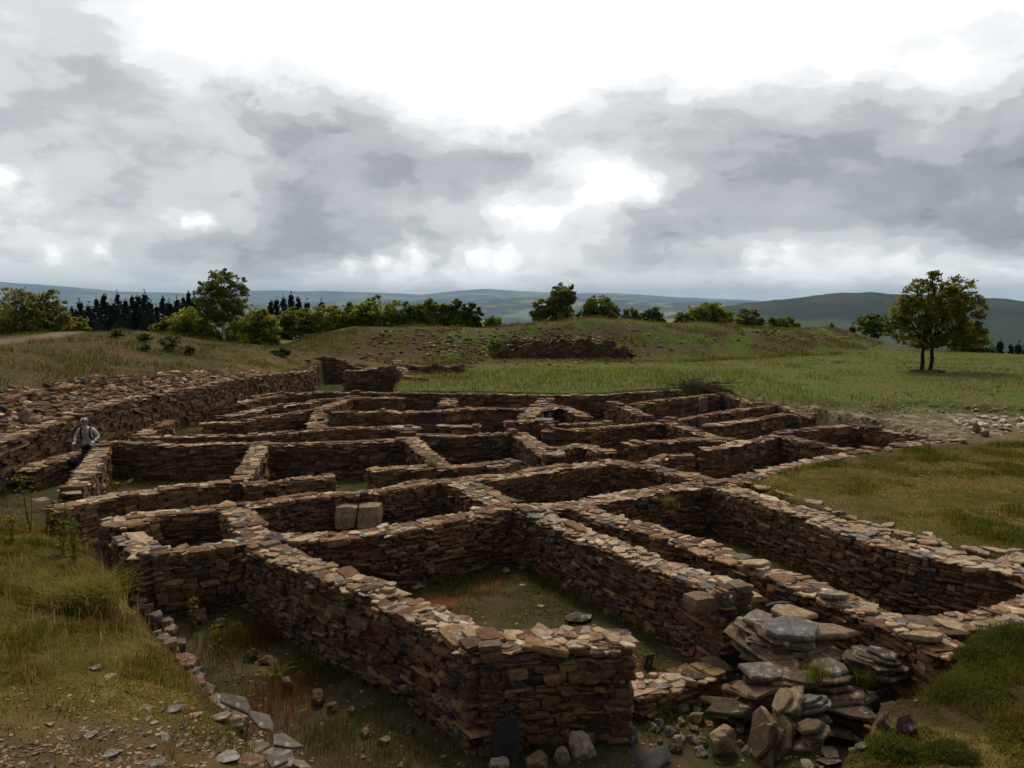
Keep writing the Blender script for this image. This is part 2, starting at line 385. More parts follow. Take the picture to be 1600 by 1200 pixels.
def H(x, y):
    x = np.asarray(x, float); y = np.asarray(y, float)
    shp = x.shape; x = x.ravel(); y = y.ravel()
    out = np.empty_like(x)
    r = np.hypot(x, y)
    nearm = r < 320
    # --- near
    X, Y = x[nearm], y[nearm]
    n1 = fbm(X / 3.1, Y / 3.1, 4) - 0.5; n2 = fbm(X / 0.5 + 9, Y / 0.5, 3) - 0.5
    lawn = 0.95 + 0.16 * n1 + 0.05 * n2
    dl, _ = pline(RAMP + [(-10.5, 52)], X, Y)
    left = X < np.interp(Y, [8, 31, 44.8, 52], [-13.2, -13.2, -11.3, -10.5])
    rise = np.interp(Y, [0, 20, 36, 50, 56, 66], [0.9, 0.85, 0.95, 1.1, 0.75, 0.4])
    prof = np.interp(dl, [0, 0.35, 1.5, 3.6, 10.5, 13, 16, 24, 34], [0.95, 1.3, 1.62, 2.12, 3.0, 3.15, 3.0, 1.2, 0.6])
    rl = np.where(left, np.where(dl < 2, prof, 0.9 + (prof - 0.9) * rise) + 0.35 * n1 * sstep(1.5, 4, dl), 0)
    rl = rl * (1 - 0.35 * sstep(46, 60, Y) * sstep(0, 6, dl))
    dc, zc = pline(CREST, X, Y, [c[2] for c in CREST])
    bp = 1 - sstep(1.0, 9.0, dc)
    rb = 0.95 + (zc - 0.95) * bp + 0.5 * n1 * bp
    kd, _ = pline(KERB, X, Y)
    k0, k1 = np.array(KERB[1]), np.array(KERB[4])
    kn = np.array([-(k1 - k0)[1], (k1 - k0)[0]]); kn /= np.linalg.norm(kn)
    if np.dot(-k0, kn) < 0: kn = -kn
    side = (X - k0[0]) * kn[0] + (Y - k0[1]) * kn[1]
    mound = np.where((side > -0.2) & (Y < 17.5), 0.55 + 0.27 * np.maximum(side, 0) + 0.12 * n1 + 0.08 * n2, 0)
    mound = np.minimum(mound, 2.2) * (1 - 0.6 * sstep(12.5, 17.0, Y))
    mound = np.where(mound > 0, mound + 1.2 * np.exp(-(X ** 2 + Y ** 2) / 6.0), 0)
    hl = np.where((side > 0) & (Y < 17.5) & (X < 2), np.maximum(mound, rl), np.maximum(np.maximum(lawn, rl), rb))
    g = sdf(GRAV, X, Y)
    hl = np.where(g < 0.6, np.minimum(hl, 0.62 + 0.33 * sstep(-0.3, 0.5, g) + 0.08 * n2 + 0.06 * n1), hl)
    for cut, lv in CUTS:
        c = sdf(cut, X, Y); hl = np.where(c < 1.0, np.minimum(hl, lv + .25 * n1 + .1 * n2 + 3.5 * sstep(-.1, 1.0, c + .8 * n1)), hl)
    s = sdf(PIT, X, Y)
    inner = 0.05 * n1 * 2 + 0.06 * n2
    hn = inner + (hl - inner) * sstep(0.0, 0.32, s + 0.16 * n2 + 0.22 * n1)
    q = np.maximum.reduce([Y - 86 + np.maximum(0, X - 18) * 1.15, -X - 33, X - 60, -Y - 25])
    q = np.maximum(q, 0)
    hn = hn - 175 * (1 - np.exp(-q / 900)) - 3.0 * sstep(0, 25, q)
    out[nearm] = hn
    # --- far
    f = r > 180
    if f.any():
        X, Y = x[f], y[f]; rr = r[f]
        q = np.maximum(np.maximum.reduce([Y - 86 + np.maximum(0, X - 18) * 1.15, -X - 33, X - 60, -Y - 25]), 0)
        b = 0.95 - 175 * (1 - np.exp(-q / 900)) - 3.0
        hh = hills_h(X, Y)
        k = sstep(700, 1800, rr)
        far = b * (1 - k) + hh * k
        kk = sstep(200, 300, rr)
        cur = out[f]; cur = np.where(rr < 320, cur, far)
        out[f] = cur * (1 - kk) + far * kk
    return out.reshape(shp)

def h1(x, y): return float(H(np.array([x]), np.array([y]))[0])

def polar(rings, name):
    a_f = np.arange(-48, 48.01, 0.2); a_c = np.concatenate([np.arange(50, 312, 2.0)])
    az = np.radians(np.concatenate([a_f, a_c])); n = len(az); m = len(rings)
    rr, aa = np.meshgrid(rings, az, indexing='ij')
    x, y = rr * np.sin(aa), rr * np.cos(aa)
    z = H(x, y)
    V = np.stack([x, y, z], -1).reshape(-1, 3)
    i, j = np.meshgrid(np.arange(m - 1), np.arange(n), indexing='ij')
    j2 = (j + 1) % n
    F = np.stack([i * n + j, i * n + j2, (i + 1) * n + j2, (i + 1) * n + j], -1).reshape(-1, 4)[:, ::-1]
    return V, F, x.ravel(), y.ravel(), n

def lerp(a, b, t): return a + (b - a) * t[:, None]
C_ = lambda *c: np.array(c)[None, :]

ROOM1 = [P2(420, 850, 1.1), P2(750, 990, 1.2), P2(985, 990, 1.2), P2(1110, 915, 1.1), P2(800, 795, 1.0)]
def ground_tint(x, y):
    n = fbm(x / 1.3, y / 1.3, 4); n2 = fbm(x / 5.0 + 3, y / 5.0 + 8, 3); n3 = fbm(x / 0.35, y / 0.35 + 5, 3)
    r = np.hypot(x, y)
    g = lerp(C_(.062, .056, .010) * np.ones((len(x), 3)), C_(.115, .082, .022), sstep(.35, .65, n))
    g = lerp(g, C_(.085, .060, .030), sstep(.52, .75, n2) * .8)
    # greener lawn at the back and right
    lawn = sstep(24, 30, y) * sstep(-7, -4, x)
    g = lerp(g, lerp(C_(.072, .105, .013) * np.ones((len(x), 3)), C_(.085, .085, .026), sstep(.35, .65, n)), lawn * .8)
    dc, _ = pline(CREST, x, y)
    heath = (1 - sstep(5, 10, dc)) * sstep(.4, .55, n)
    g = lerp(g, C_(.070, .048, .030), heath * .75)
    left = x < -14
    g = np.where((left & (y > 14) & (y < 70))[:, None], lerp(lerp(g, C_(.045, .046, .014), .6 * np.ones(len(x))), C_(.085, .058, .026), sstep(.5, .66, n2 * .5 + n * .5)), g)
    dl_, _ = pline(RAMP, x, y)
    rub = left_ = (x < -13.2) & (y > 13) & (y < 41)
    g = lerp(g, lerp(C_(.11, .062, .036) * np.ones((len(x), 3)), C_(.06, .042, .022), sstep(.4, .6, n)), rub * (1 - sstep(-.5, .5, dl_ - np.interp(y, [13, 27, 31, 36, 41], [3.3, 3.3, 2.9, 1.6, .6]) + 2 * (n - .5))) * .9)
    s = sdf(PIT, x, y)
    soil = lerp(C_(.062, .045, .024) * np.ones((len(x), 3)), C_(.042, .044, .016), sstep(.40, .58, n))
    g = np.where((s < 0.0)[:, None], soil, g)
    rm = sdf(ROOM1, x, y)
    g = lerp(g, C_(.050, .044, .016), (1 - sstep(-.5, -.1, rm)) * .8)
    g = lerp(g, lerp(C_(.15, .055, .020) * np.ones((len(x), 3)), C_(.065, .035, .017), sstep(.4, .6, n3)), (1 - sstep(-1.0, -.4, rm)) * sstep(.36, .50, n2 * .3 + n * .7))
    face = sstep(-.02, .05, s) * (1 - sstep(.25, .4, s))
    g = lerp(g, C_(.045, .030, .018), face * .9)
    gr = sdf(GRAV, x, y)
    g = lerp(g, lerp(C_(.10, .08, .045) * np.ones((len(x), 3)), C_(.24, .20, .14), sstep(.5, .68, n3)), (1 - sstep(-.4, .3, gr)) * .8 * (s > 0))
    dp, _ = pline(PATH, x, y)
    g = lerp(g, C_(.17, .125, .085), (1 - sstep(.2, .9, dp + 1.1 * (n - .5))) * .8)
    # gravelly foot of the mound
    pb = at(150, 1180, 1.0); d = np.hypot((x - pb[0]) / 1.5, (y - pb[1]) / 1.0)
    g = lerp(g, C_(.085, .052, .030), (1 - sstep(.6, 1.6, d * 1.35 + n - .5)) * .7 * (s > 0))
    pb = at(1480, 1105, .9); d = np.hypot((x - pb[0]) / .9, (y - pb[1]) / .4)
    g = lerp(g, C_(.045, .028, .017), (1 - sstep(.7, 1.3, d + n - .5)) * .9)
    return np.clip(g, .004, 1)

rings = np.concatenate([np.array([0.3, 1, 1.8, 2.6, 3.4]), np.geomspace(4, 110, 540), np.geomspace(113, 300, 30)])
V, F, gx, gy, nn = polar(rings, 'ground')
T = ground_tint(gx, gy)
V = np.vstack([V, [[0, 0, h1(0, 0)]]]); T = np.vstack([T, T[:1]])
fan = np.stack([np.full(nn, len(V) - 1), (np.arange(nn) + 1) % nn, np.arange(nn)], -1)
tag(link('ground', mesh_np('ground', V, [F, fan], T, True), M_GROUND), kind='structure')

rings = np.geomspace(300, 26000, 380)
V, F, gx, gy, nn = polar(rings, 'hills')
def hill_tint(x, y):
    n = fbm(x / 420 + 3, y / 420, 4); n2 = fbm(x / 1300 + 7, y / 1300 + 2, 3)
    far_ = np.hypot(x, y) > 6000
    cell = np.where(far_, _T[(np.floor(x / 320 + 3.0 * n).astype(int)) & 255, (np.floor(y / 420 + 4.0 * n2).astype(int)) & 255], _T[(np.floor(x / 95 + 3.0 * n).astype(int)) & 255, (np.floor(y / 150 + 4.0 * n2).astype(int)) & 255])
    t = np.where((cell < .42)[:, None], C_(.022, .034, .020), np.where((cell < .9)[:, None], C_(.13, .16, .065), C_(.22, .185, .115)))
    t = np.where((np.hypot(x, y) < 6000)[:, None], t * 1.15, t)
    wood = sstep(.47, .55, n) * .9
    t = lerp(t, C_(.016, .024, .016), wood)
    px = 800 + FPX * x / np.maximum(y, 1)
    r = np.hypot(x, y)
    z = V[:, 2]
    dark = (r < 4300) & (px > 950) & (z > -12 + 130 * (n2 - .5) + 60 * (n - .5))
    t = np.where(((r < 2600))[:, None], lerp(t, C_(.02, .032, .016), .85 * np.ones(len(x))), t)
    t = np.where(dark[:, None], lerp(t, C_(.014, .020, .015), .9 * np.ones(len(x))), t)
    return t
tag(link('hills', mesh_np('hills', V, [F], hill_tint(gx, gy), True), M_HILL), kind='structure')

# ------------------------------------------------------------------ stone kit
_lat = np.array([(i, j, k) for i in (-1, 0, 1) for j in (-1, 0, 1) for k in (-1, 0, 1) if (i, j, k) != (0, 0, 0)], float)
_idx = {tuple(int(c) for c in p): n for n, p in enumerate(_lat)}
_q = []
for ax in range(3):
    u, v = [a for a in range(3) if a != ax]
    for sgn in (-1, 1):
        for a in (-1, 0):
            for b in (-1, 0):
                c = []
                for da, db in ((0, 0), (1, 0), (1, 1), (0, 1)):
                    p = [0, 0, 0]; p[ax] = sgn; p[u] = a + da; p[v] = b + db; c.append(_idx[tuple(p)])
                e1 = _lat[c[1]] - _lat[c[0]]; e2 = _lat[c[2]] - _lat[c[1]]
                if np.cross(e1, e2)[ax] * sgn < 0: c = c[::-1]
                _q.append(c)
STONE26_F = np.array(_q)
_ext = np.abs(_lat).sum(1)
STONE26_V = _lat * np.where(_ext == 3, 0.88, np.where(_ext == 2, 0.96, 1.04))[:, None]
_cor = np.array([(i, j, k) for i in (-1, 1) for j in (-1, 1) for k in (-1, 1)], float)
def _w8(P): return np.prod((1 + _cor[None] * P[:, None, :]) / 2, axis=2)
STONE26_W = _w8(_lat)
STONE8_V = _cor; STONE8_W = np.eye(8)
STONE8_F = np.array([(0, 1, 3, 2), (4, 6, 7, 5), (0, 4, 5, 1), (2, 3, 7, 6), (0, 2, 6, 4), (1, 5, 7, 3)])

def stones(acc, C, T_, N_, U_, half, tint, jit=0.16, fine=True):
    """many irregular blocks: centres, three axes, half sizes, tints"""
    n = len(C)
    if n == 0: return
    tv, tw, tf = (STONE26_V, STONE26_W, STONE26_F) if fine else (STONE8_V, STONE8_W, STONE8_F)
    off = RNG.uniform(-jit, jit, (n, 8, 3))
    loc = tv[None] + np.einsum('vc,ncd->nvd', tw, off)
    if fine: loc += RNG.normal(0, 0.035, loc.shape)
    loc = loc * half[:, None, :]
    W = C[:, None, :] + loc[..., 0:1] * T_[:, None, :] + loc[..., 1:2] * N_[:, None, :] + loc[..., 2:3] * U_[:, None, :]
    k = len(tv)
    Fs = (tf[None] + (np.arange(n) * k)[:, None, None]).reshape(-1, 4)
    acc.add(W.reshape(-1, 3), [Fs], np.repeat(tint, k, axis=0))

FACE_PAL = np.array([(.120, .062, .034), (.160, .088, .046), (.215, .128, .062), (.130, .094, .066), (.062, .044, .035), (.150, .066, .042), (.27, .165, .078), (.092, .054, .036)])  # brown stone, set darker so wall faces carry the backlit shade in their colour
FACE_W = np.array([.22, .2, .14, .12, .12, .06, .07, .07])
COPE_PAL = np.array([(.38, .262, .158), (.30, .23, .162), (.36, .225, .145), (.47, .36, .25), (.18, .16, .148), (.23, .14, .082), (.42, .295, .175)])  # lichen pale; the gap to the face palette also stands in for lit tops
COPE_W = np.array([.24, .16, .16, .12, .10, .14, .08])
def palette(pal, w, n, v=0.18):
    c = pal[RNG.choice(len(pal), n, p=w / w.sum())]
    return c * RNG.uniform(1 - v, 1 + v, (n, 1))

def slab(acc, c, r, th, tint, rx=1.0, rot=0.0, tilt=(0, 0), n=None, layered=False):
    """one irregular flat slab"""
    n = n or random.randint(5, 8)
    a = np.sort((np.arange(n) + RNG.uniform(-.33, .33, n)) / n * 2 * math.pi)
    rad = r * RNG.uniform(.68, 1.14, n)
    p = np.stack([np.cos(a) * rad * rx, np.sin(a) * rad], -1)
    cr, sr = math.cos(rot), math.sin(rot)
    p = p @ np.array([[cr, sr], [-sr, cr]])
    rows = []
    zs = [(-th / 2, .93), (-th * .1, 1.03), (th * .36, .99), (th / 2, .90)]
    for z, s in zs:
        j = RNG.normal(0, r * .018, (n, 2))
        rows.append(np.column_stack([p * s + j, np.full(n, z) + RNG.normal(0, th * .06, n)]))
    V = np.vstack(rows)
    tx, ty = tilt
    V[:, 2] += V[:, 0] * tx + V[:, 1] * ty
    i = np.arange(n); i2 = (i + 1) % n
    F = [np.stack([k * n + i, k * n + i2, (k + 1) * n + i2, (k + 1) * n + i], -1) for k in range(3)]
    Fs = np.vstack(F)
    acc.add(V + np.asarray(c), [Fs, (3 * n + i)[None, :], i[::-1][None, :]], tint)

class Path:
    def __init__(s, pts):
        s.p = np.asarray(pts, float); d = np.diff(s.p[:, :2], axis=0)
        s.l = np.hypot(d[:, 0], d[:, 1]); s.c = np.concatenate([[0], np.cumsum(s.l)]); s.len = s.c[-1]
        s.d = d / s.l[:, None]
    def get(s, t):
        t = np.asarray(t, float)
        P = np.stack([np.interp(t, s.c, s.p[:, k]) for k in range(3)], -1)
        # smoothed tangent
        e = 0.18
        A = np.stack([np.interp(np.clip(t - e, 0, s.len), s.c, s.p[:, k]) for k in range(2)], -1)
        B = np.stack([np.interp(np.clip(t + e, 0, s.len), s.c, s.p[:, k]) for k in range(2)], -1)
        D = B - A; D /= np.linalg.norm(D, axis=1)[:, None] + 1e-9
        return P, D

WALLS = []
def wall(label, pts, z=1.0, w=0.52, group='dry stone walls of the ruined houses', name='stone_wall', size=1.0, rough=1.0, cope=True, sides=(1, -1), base=None, pal=None, world=False, top_noise=0.05, cat='stone wall', step=None):
    """a dry stone wall along its top line (photo points at height z, or world points)"""
    W = [np.array(p, float) if world else at(p[0], p[1], p[2] if len(p) > 2 else z) for p in pts]
    pa = Path(W)
    mid = pa.get([pa.len / 2])[0][0]
    D = math.hypot(mid[0], mid[1])
    fine = D < 17
    sz = size * (1.0 if D < 13 else 1.05 if D < 20 else 1.2 if D < 28 else 1.4)
    if D > 20 and not world: w *= .88
    fpal = FACE_PAL if pal is None else pal
    ss = np.linspace(0, pa.len, max(3, int(pa.len / .3)))
    Pm, Dm = pa.get(ss)
    gz = H(Pm[:, 0], Pm[:, 1])
    if base is None:
        nm = np.stack([Dm[:, 1], -Dm[:, 0]], -1)
        gz = np.minimum(np.minimum(H(Pm[:, 0] + nm[:, 0] * (w / 2 + .25), Pm[:, 1] + nm[:, 1] * (w / 2 + .25)), H(Pm[:, 0] - nm[:, 0] * (w / 2 + .25), Pm[:, 1] - nm[:, 1] * (w / 2 + .25))), gz)
        zb = gz.min() - .12
    else: zb = base
    seed = random.random() * 100
    def ztop(t):
        P, _ = pa.get(t)
        return P[:, 2] + top_noise * 2 * (fbm(np.asarray(t) * 1.7 + seed, np.full(len(t), seed), 3) - .5)
    root = empty(name, (mid[0], mid[1], max(zb, -0.1)))
    org = np.array(root.location)
    acc = Acc()
    # earth core
    tt = np.linspace(0, pa.len, max(2, int(pa.len / .25) + 1)); Pc, Dc = pa.get(tt); Nc = np.stack([Dc[:, 1], -Dc[:, 0]], -1)
    zt = ztop(tt) - .032; k = w / 2 - .07
    ring = []
    for sgn, zz in ((1, None), (1, zt), (-1, zt), (-1, None)):
        ring.append(np.column_stack([Pc[:, :2] + Nc * k * sgn, np.full(len(tt), zb) if zz is None else zz]))
    CV = np.stack(ring, 1).reshape(-1, 3); m = len(tt)
    q = []
    for i in range(m - 1):
        for a in range(3): q.append((i * 4 + a, (i + 1) * 4 + a, (i + 1) * 4 + a + 1, i * 4 + a + 1))
    q += [(0, 1, 2, 3), ((m - 1) * 4 + 3, (m - 1) * 4 + 2, (m - 1) * 4 + 1, (m - 1) * 4)]
    acc.add(CV, [np.array(q)], (.115, .076, .045))
    zmax = Pm[:, 2].max() + .1
    lst = []
    for sd_ in sides:
        zc = zb
        while zc < zmax:
            th = random.choice((.026, .034, .044, .055, .075, .10)) * random.uniform(.8, 1.25) * sz
            if random.random() < .08: th *= 1.5
            t = -random.uniform(0, .2)
            while t < pa.len:
                l = random.choice((random.uniform(.06, .18), random.uniform(.10, .32))) * sz * (1 if random.random() < .85 else 1.7)
                lst.append((t + l / 2, zc + th / 2, l, th, sd_)); t += l
            zc += th
    A = np.array(lst)
    A = A[(A[:, 0] > 0.0) & (A[:, 0] < pa.len)]
    P, Dv = pa.get(A[:, 0]); Nv = np.stack([Dv[:, 1], -Dv[:, 0]], -1) * A[:, 4:5]
    wob = .05 * (fbm(A[:, 0] * .8 + seed, A[:, 1] * 1.3 + A[:, 4] * 9, 3) - .5) * 2 * rough
    dep = .10 + RNG.uniform(0, .05, len(A))
    off = w / 2 - dep + wob + RNG.normal(0, .020 * rough, len(A))
    zt = ztop(A[:, 0])
    sag = .06 * (fbm(A[:, 0] * .55 + seed, np.full(len(A), 3.3), 2) - .5) * 2
    zz = A[:, 1] + sag
    outer = P[:, :2] + Nv * (w / 2 + .3)[..., None] if False else P[:, :2] + Nv * (w / 2 + .3)
    gq = H(outer[:, 0], outer[:, 1])
    keep = (zz < zt - A[:, 3] * .35) & (zz > gq - .22)
    A, P, Dv, Nv, dep, off, zz = A[keep], P[keep], Dv[keep], Nv[keep], dep[keep], off[keep], zz[keep]
    Cn = np.column_stack([P[:, :2] + Nv * off[:, None], zz])
    roll = RNG.normal(0, .075 * rough, len(A))
    T3 = np.column_stack([Dv * np.cos(roll)[:, None], np.sin(roll)])
    U3 = np.column_stack([-Dv * np.sin(roll)[:, None], np.cos(roll)])
    N3 = np.column_stack([Nv, np.zeros(len(A))])
    half = np.column_stack([A[:, 2] * .5 * 1.03, dep, A[:, 3] * .5 * RNG.uniform(.85, 1.15, len(A))])
    stones(acc, Cn, T3, N3, U3, half, palette(fpal, FACE_W[:len(fpal)], len(A)), .22 * min(rough, 1.4), fine)
    # the two ends
    for te, sg in ((0, -1), (pa.len, 1)):
        Pe, De = pa.get([te]); Pe, De = Pe[0], De[0]; Ne = np.array([De[1], -De[0]])
        zc = zb; L_ = []
        ze = ztop(np.array([te]))[0]
        while zc < ze - .05:
            th = random.uniform(.05, .12) * sz
            x = -w / 2
            while x < w / 2 - .05:
                l = min(random.uniform(.14, .36) * sz, w / 2 - x); L_.append((x + l / 2, zc + th / 2, l, th)); x += l
            zc += th
        L_ = np.array(L_)
        if len(L_) == 0: continue
        Ce = np.column_stack([Pe[None, :2] + Ne[None] * L_[:, :1] + De[None] * sg * RNG.normal(-.07, .02, (len(L_), 1)), L_[:, 1]])
        n = len(L_)
        stones(acc, Ce, np.tile(np.append(Ne, 0), (n, 1)), np.tile(np.append(De * sg, 0), (n, 1)), np.tile([0, 0, 1.], (n, 1)),
               np.column_stack([L_[:, 2] * .49, np.full(n, .12), L_[:, 3] * .47]), palette(fpal, FACE_W[:len(fpal)], n), .15 * rough, fine)
    link('masonry', acc.mesh('masonry', org), M_STONE, root)
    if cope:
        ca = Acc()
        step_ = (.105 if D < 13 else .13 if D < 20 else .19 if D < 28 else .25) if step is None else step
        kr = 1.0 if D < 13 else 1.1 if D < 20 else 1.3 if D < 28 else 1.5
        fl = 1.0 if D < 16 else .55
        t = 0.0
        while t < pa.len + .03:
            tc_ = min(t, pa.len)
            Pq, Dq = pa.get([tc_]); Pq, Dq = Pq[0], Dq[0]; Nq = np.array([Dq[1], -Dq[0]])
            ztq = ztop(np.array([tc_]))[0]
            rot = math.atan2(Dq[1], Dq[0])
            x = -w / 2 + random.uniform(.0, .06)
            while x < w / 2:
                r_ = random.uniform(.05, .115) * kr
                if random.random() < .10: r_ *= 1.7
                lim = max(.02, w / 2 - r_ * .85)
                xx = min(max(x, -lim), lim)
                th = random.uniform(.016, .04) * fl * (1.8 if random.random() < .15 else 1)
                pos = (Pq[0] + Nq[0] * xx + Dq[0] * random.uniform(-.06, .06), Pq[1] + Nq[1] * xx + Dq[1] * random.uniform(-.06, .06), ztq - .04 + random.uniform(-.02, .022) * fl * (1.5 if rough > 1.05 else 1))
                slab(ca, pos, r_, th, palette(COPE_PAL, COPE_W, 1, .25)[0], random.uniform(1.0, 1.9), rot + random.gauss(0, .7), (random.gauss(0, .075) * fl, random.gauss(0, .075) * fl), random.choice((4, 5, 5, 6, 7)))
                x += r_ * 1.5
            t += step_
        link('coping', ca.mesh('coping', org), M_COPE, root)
    tag(root, label, cat, group, 'thing')
    WALLS.append((pa, w, base is None and not world))
    return root

# ------------------------------------------------------------------ the ruins
# front room
wall('tall rubble wall on the near left of the foreground room with a stepped top',
     [(408, 852, 1.05), (440, 862, 1.1), (500, 887, 1.15), (560, 908, 1.2), (592, 917, 1.2), (612, 938, 1.1), (660, 952, 1.12), (710, 975, 1.15), (757, 1004, 1.2)], w=.5, rough=1.25)
wall('short front wall of the foreground room, beside its open doorway', [(752, 1000, 1.2), (815, 996, 1.18), (900, 990, 1.17), (978, 994, 1.15)], w=.5, rough=1.2)
wall('diagonal right wall of the foreground room with rounded stones, ending at its doorway', [(800, 788), (850, 803), (905, 828), (960, 850), (1030, 878, 1.02), (1090, 900, 1.05), (1150, 922, 1.1)], w=.5, rough=1.2)
wall('back wall of the foreground room under pale capping', [(385, 826), (410, 836), (464, 838), (552, 833), (616, 825), (680, 813), (740, 803), (795, 790)], w=.5, rough=1.1)
wall('short thick wall between the middle room and the head of the foreground room', [(708, 750), (742, 763), (772, 778), (800, 788)], w=.62, rough=1.2)
wall('wall running right from the foreground room corner to the grassy terrace corner', [(815, 796), (850, 791), (912, 784), (962, 774), (1010, 766), (1060, 759), (1118, 752)], w=.58, rough=1.2)
wall('long diagonal wall of slabs between two parallel passages on the right', [(885, 788), (915, 796), (950, 807), (987, 818), (1040, 834), (1092, 848), (1135, 868), (1200, 890), (1264, 917), (1320, 936), (1360, 952), (1420, 976), (1485, 1012)], w=.5, rough=1.1)
wall('long retaining wall along the right hand lawn', [(1125, 756), (1188, 775), (1262, 800), (1337, 828), (1394, 848), (1450, 862), (1525, 876), (1600, 890), (1720, 925)], w=.62, rough=1.05)
wall('low curved wall closing the right hand passage at the near grass', [(1425, 978), (1500, 972), (1560, 961), (1605, 950), (1660, 930)], z=1.0, w=.5, rough=1.2)
# middle room
wall('curved wall at the right of the middle room, meeting the terrace corner', [(955, 720), (1012, 728), (1050, 735), (1095, 748), (1122, 756)], w=.52)
wall('back wall of the middle room with large brown stones', [(700, 751), (750, 746), (812, 738), (862, 731), (912, 723), (958, 719)], w=.52)
# left front rooms
wall('long wall behind the small left cell and the cracked block', [(172, 808), (247, 800), (341, 790), (388, 786), (457, 776), (500, 772), (545, 767), (600, 764), (640, 757), (675, 751), (708, 751)], w=.48)
wall('short stub at the open left end of the small cell', [(172, 812), (205, 815), (232, 806)], w=.5)
wall('left wall of the small cell, running towards the grassy mound', [(200, 833), (218, 846), (246, 862)], w=.5)
wall('front wall of the small cell, dark thin slates', [(244, 862), (310, 854), (372, 845), (402, 838)], w=.45)
wall('right wall of the small cell, wide pale top', [(360, 788), (378, 802), (392, 822)], w=.55)
wall('long front wall below the walled left room, sloping to the passage', [(88, 792), (150, 776), (210, 768), (267, 760), (330, 752), (378, 749)], w=.48)
wall('detached pale topped wall reaching the doorway of the second left room', [(386, 755), (430, 751), (475, 744), (520, 741)], w=.48)
wall('left wall of the walled left room where the cyclist stands', [(112, 764, 1.0), (130, 740, 1.0), (158, 696, 1.0)], w=.5)
wall('back wall of the walled left room', [(150, 691), (200, 691), (267, 693), (333, 691), (410, 689)], w=.45)
wall('wall between the two left rooms with a broad pale top', [(408, 690), (397, 712), (376, 746)], w=.52)
wall('back wall of the second left room', [(415, 693), (475, 692), (550, 690), (630, 685)], w=.42)
wall('slanting wall at the right of the second left room', [(637, 680), (650, 692), (668, 708), (694, 728)], w=.5)
wall('low double ledge wall at the doorway of the second left room', [(584, 734), (625, 728), (662, 727), (705, 729), (750, 726), (803, 721)], w=.5)
wall('back wall of the grassy room in the middle', [(648, 678), (725, 680), (760, 679), (805, 676)], w=.42)
wall('thick wall right of the grassy room, ending in a slab', [(812, 676), (825, 685), (842, 698), (866, 712)], w=.62, rough=1.2)
wall('broken low wall stub curving right of the slab ended wall', [(846, 698), (875, 699), (912, 694), (937, 702), (950, 707)], w=.5, rough=1.5)
wall('wall at the back of the rubble strewn room in the middle', [(852, 671), (912, 670), (950, 664), (1000, 662), (1040, 658)], w=.45, rough=1.2)
wall('diagonal wall stepping down towards the right hand rooms', [(1042, 658), (1075, 668), (1112, 681), (1142, 686)], w=.45)
wall('rounded end wall beside the opening of the rubble strewn room', [(992, 692), (1040, 688), (1080, 686), (1126, 686)], w=.55, rough=1.3)
wall('short low wall near the terrace corner', [(1008, 724), (1037, 712), (1080, 712)], w=.42)
wall('back wall of the dark right hand room', [(1104, 700), (1150, 692), (1185, 685), (1222, 677)], w=.45)
wall('right wall of the dark right hand room', [(1222, 677), (1262, 690), (1326, 703)], w=.5)
wall('wall of flat slabs flush with the lawn edge', [(1362, 700), (1319, 709), (1262, 721), (1206, 734), (1140, 752)], w=.55, rough=1.1)
wall('back wall of the farthest right room by the gravel', [(1226, 674), (1281, 668), (1334, 664)], w=.45)
wall('right wall of the farthest right room by the gravel', [(1334, 664), (1394, 672), (1460, 685)], w=.45)
wall('low broken wall at the near side of the farthest right room', [(1402, 696), (1450, 688), (1492, 685)], w=.55, rough=1.4)
wall('short thick wall with an upright end stone in the far right rooms', [(1108, 664), (1169, 655), (1225, 647), (1264, 650)], w=.5)
wall('long thin wall behind the upright ended wall', [(1046, 657), (1112, 646), (1169, 637), (1214, 632)], w=.42)
wall('corner wall closing the far right rooms', [(1214, 632), (1245, 640), (1266, 650)], w=.42)
wall('far right back wall carrying the upright stone', [(987, 632), (1037, 624), (1100, 618), (1130, 615)], w=.42)
wall('far short wall beside the dark earth bank', [(1132, 615), (1161, 623), (1187, 632)], w=.42)
wall('far short wall running down from the middle of the lawn edge', [(957, 628), (987, 638), (1012, 650)], w=.5)
wall('long rear wall at the edge of the back lawn', [(556, 613), (640, 613), (700, 614), (775, 615), (875, 617), (950, 616), (987, 613), (1060, 608)], w=.42)
wall('rear wall below the recessed gate', [(400, 617), (440, 614), (500, 612), (556, 613)], w=.42)
wall('second rear wall in front of the lawn edge wall', [(540, 622), (585, 622), (627, 621)], w=.42)
wall('small pale topped block wall in the rear room', [(702, 622), (697, 636)], w=.7)
wall('long rear wall across the middle of the rear rooms', [(507, 644), (550, 642), (600, 640), (640, 643), (687, 642), (725, 638), (800, 638), (830, 637)], w=.45)
wall('pale topped cross wall between the rear rooms', [(494, 668), (500, 640), (525, 629), (552, 619)], w=.6)
wall('thin rear wall left of the pale cross wall', [(457, 631), (500, 624), (540, 621)], w=.42)
wall('rear left room wall with a stepped top', [(320, 659), (383, 656), (433, 648), (484, 641)], w=.45)
wall('long low wall across the left middle of the ruins', [(217, 680), (300, 680), (383, 679), (467, 674), (507, 669), (575, 667), (645, 668)], w=.45)
wall('short detached wall in the middle rear room', [(689, 664), (747, 664)], w=.5, z=.8)
wall('jumbled junction wall topped by a grey slate slab', [(793, 658), (825, 657), (866, 662)], w=.6, rough=1.5)
wall('thick curving wall rising to the lawn edge wall', [(822, 652), (840, 633), (856, 621)], w=.65, rough=1.2)
wall('arched remains of a round oven wall', [(850, 638), (866, 633), (887, 636), (904, 643), (916, 651)], w=.42)
wall('short low wall below the round oven', [(882, 662), (925, 659), (952, 661)], w=.45)
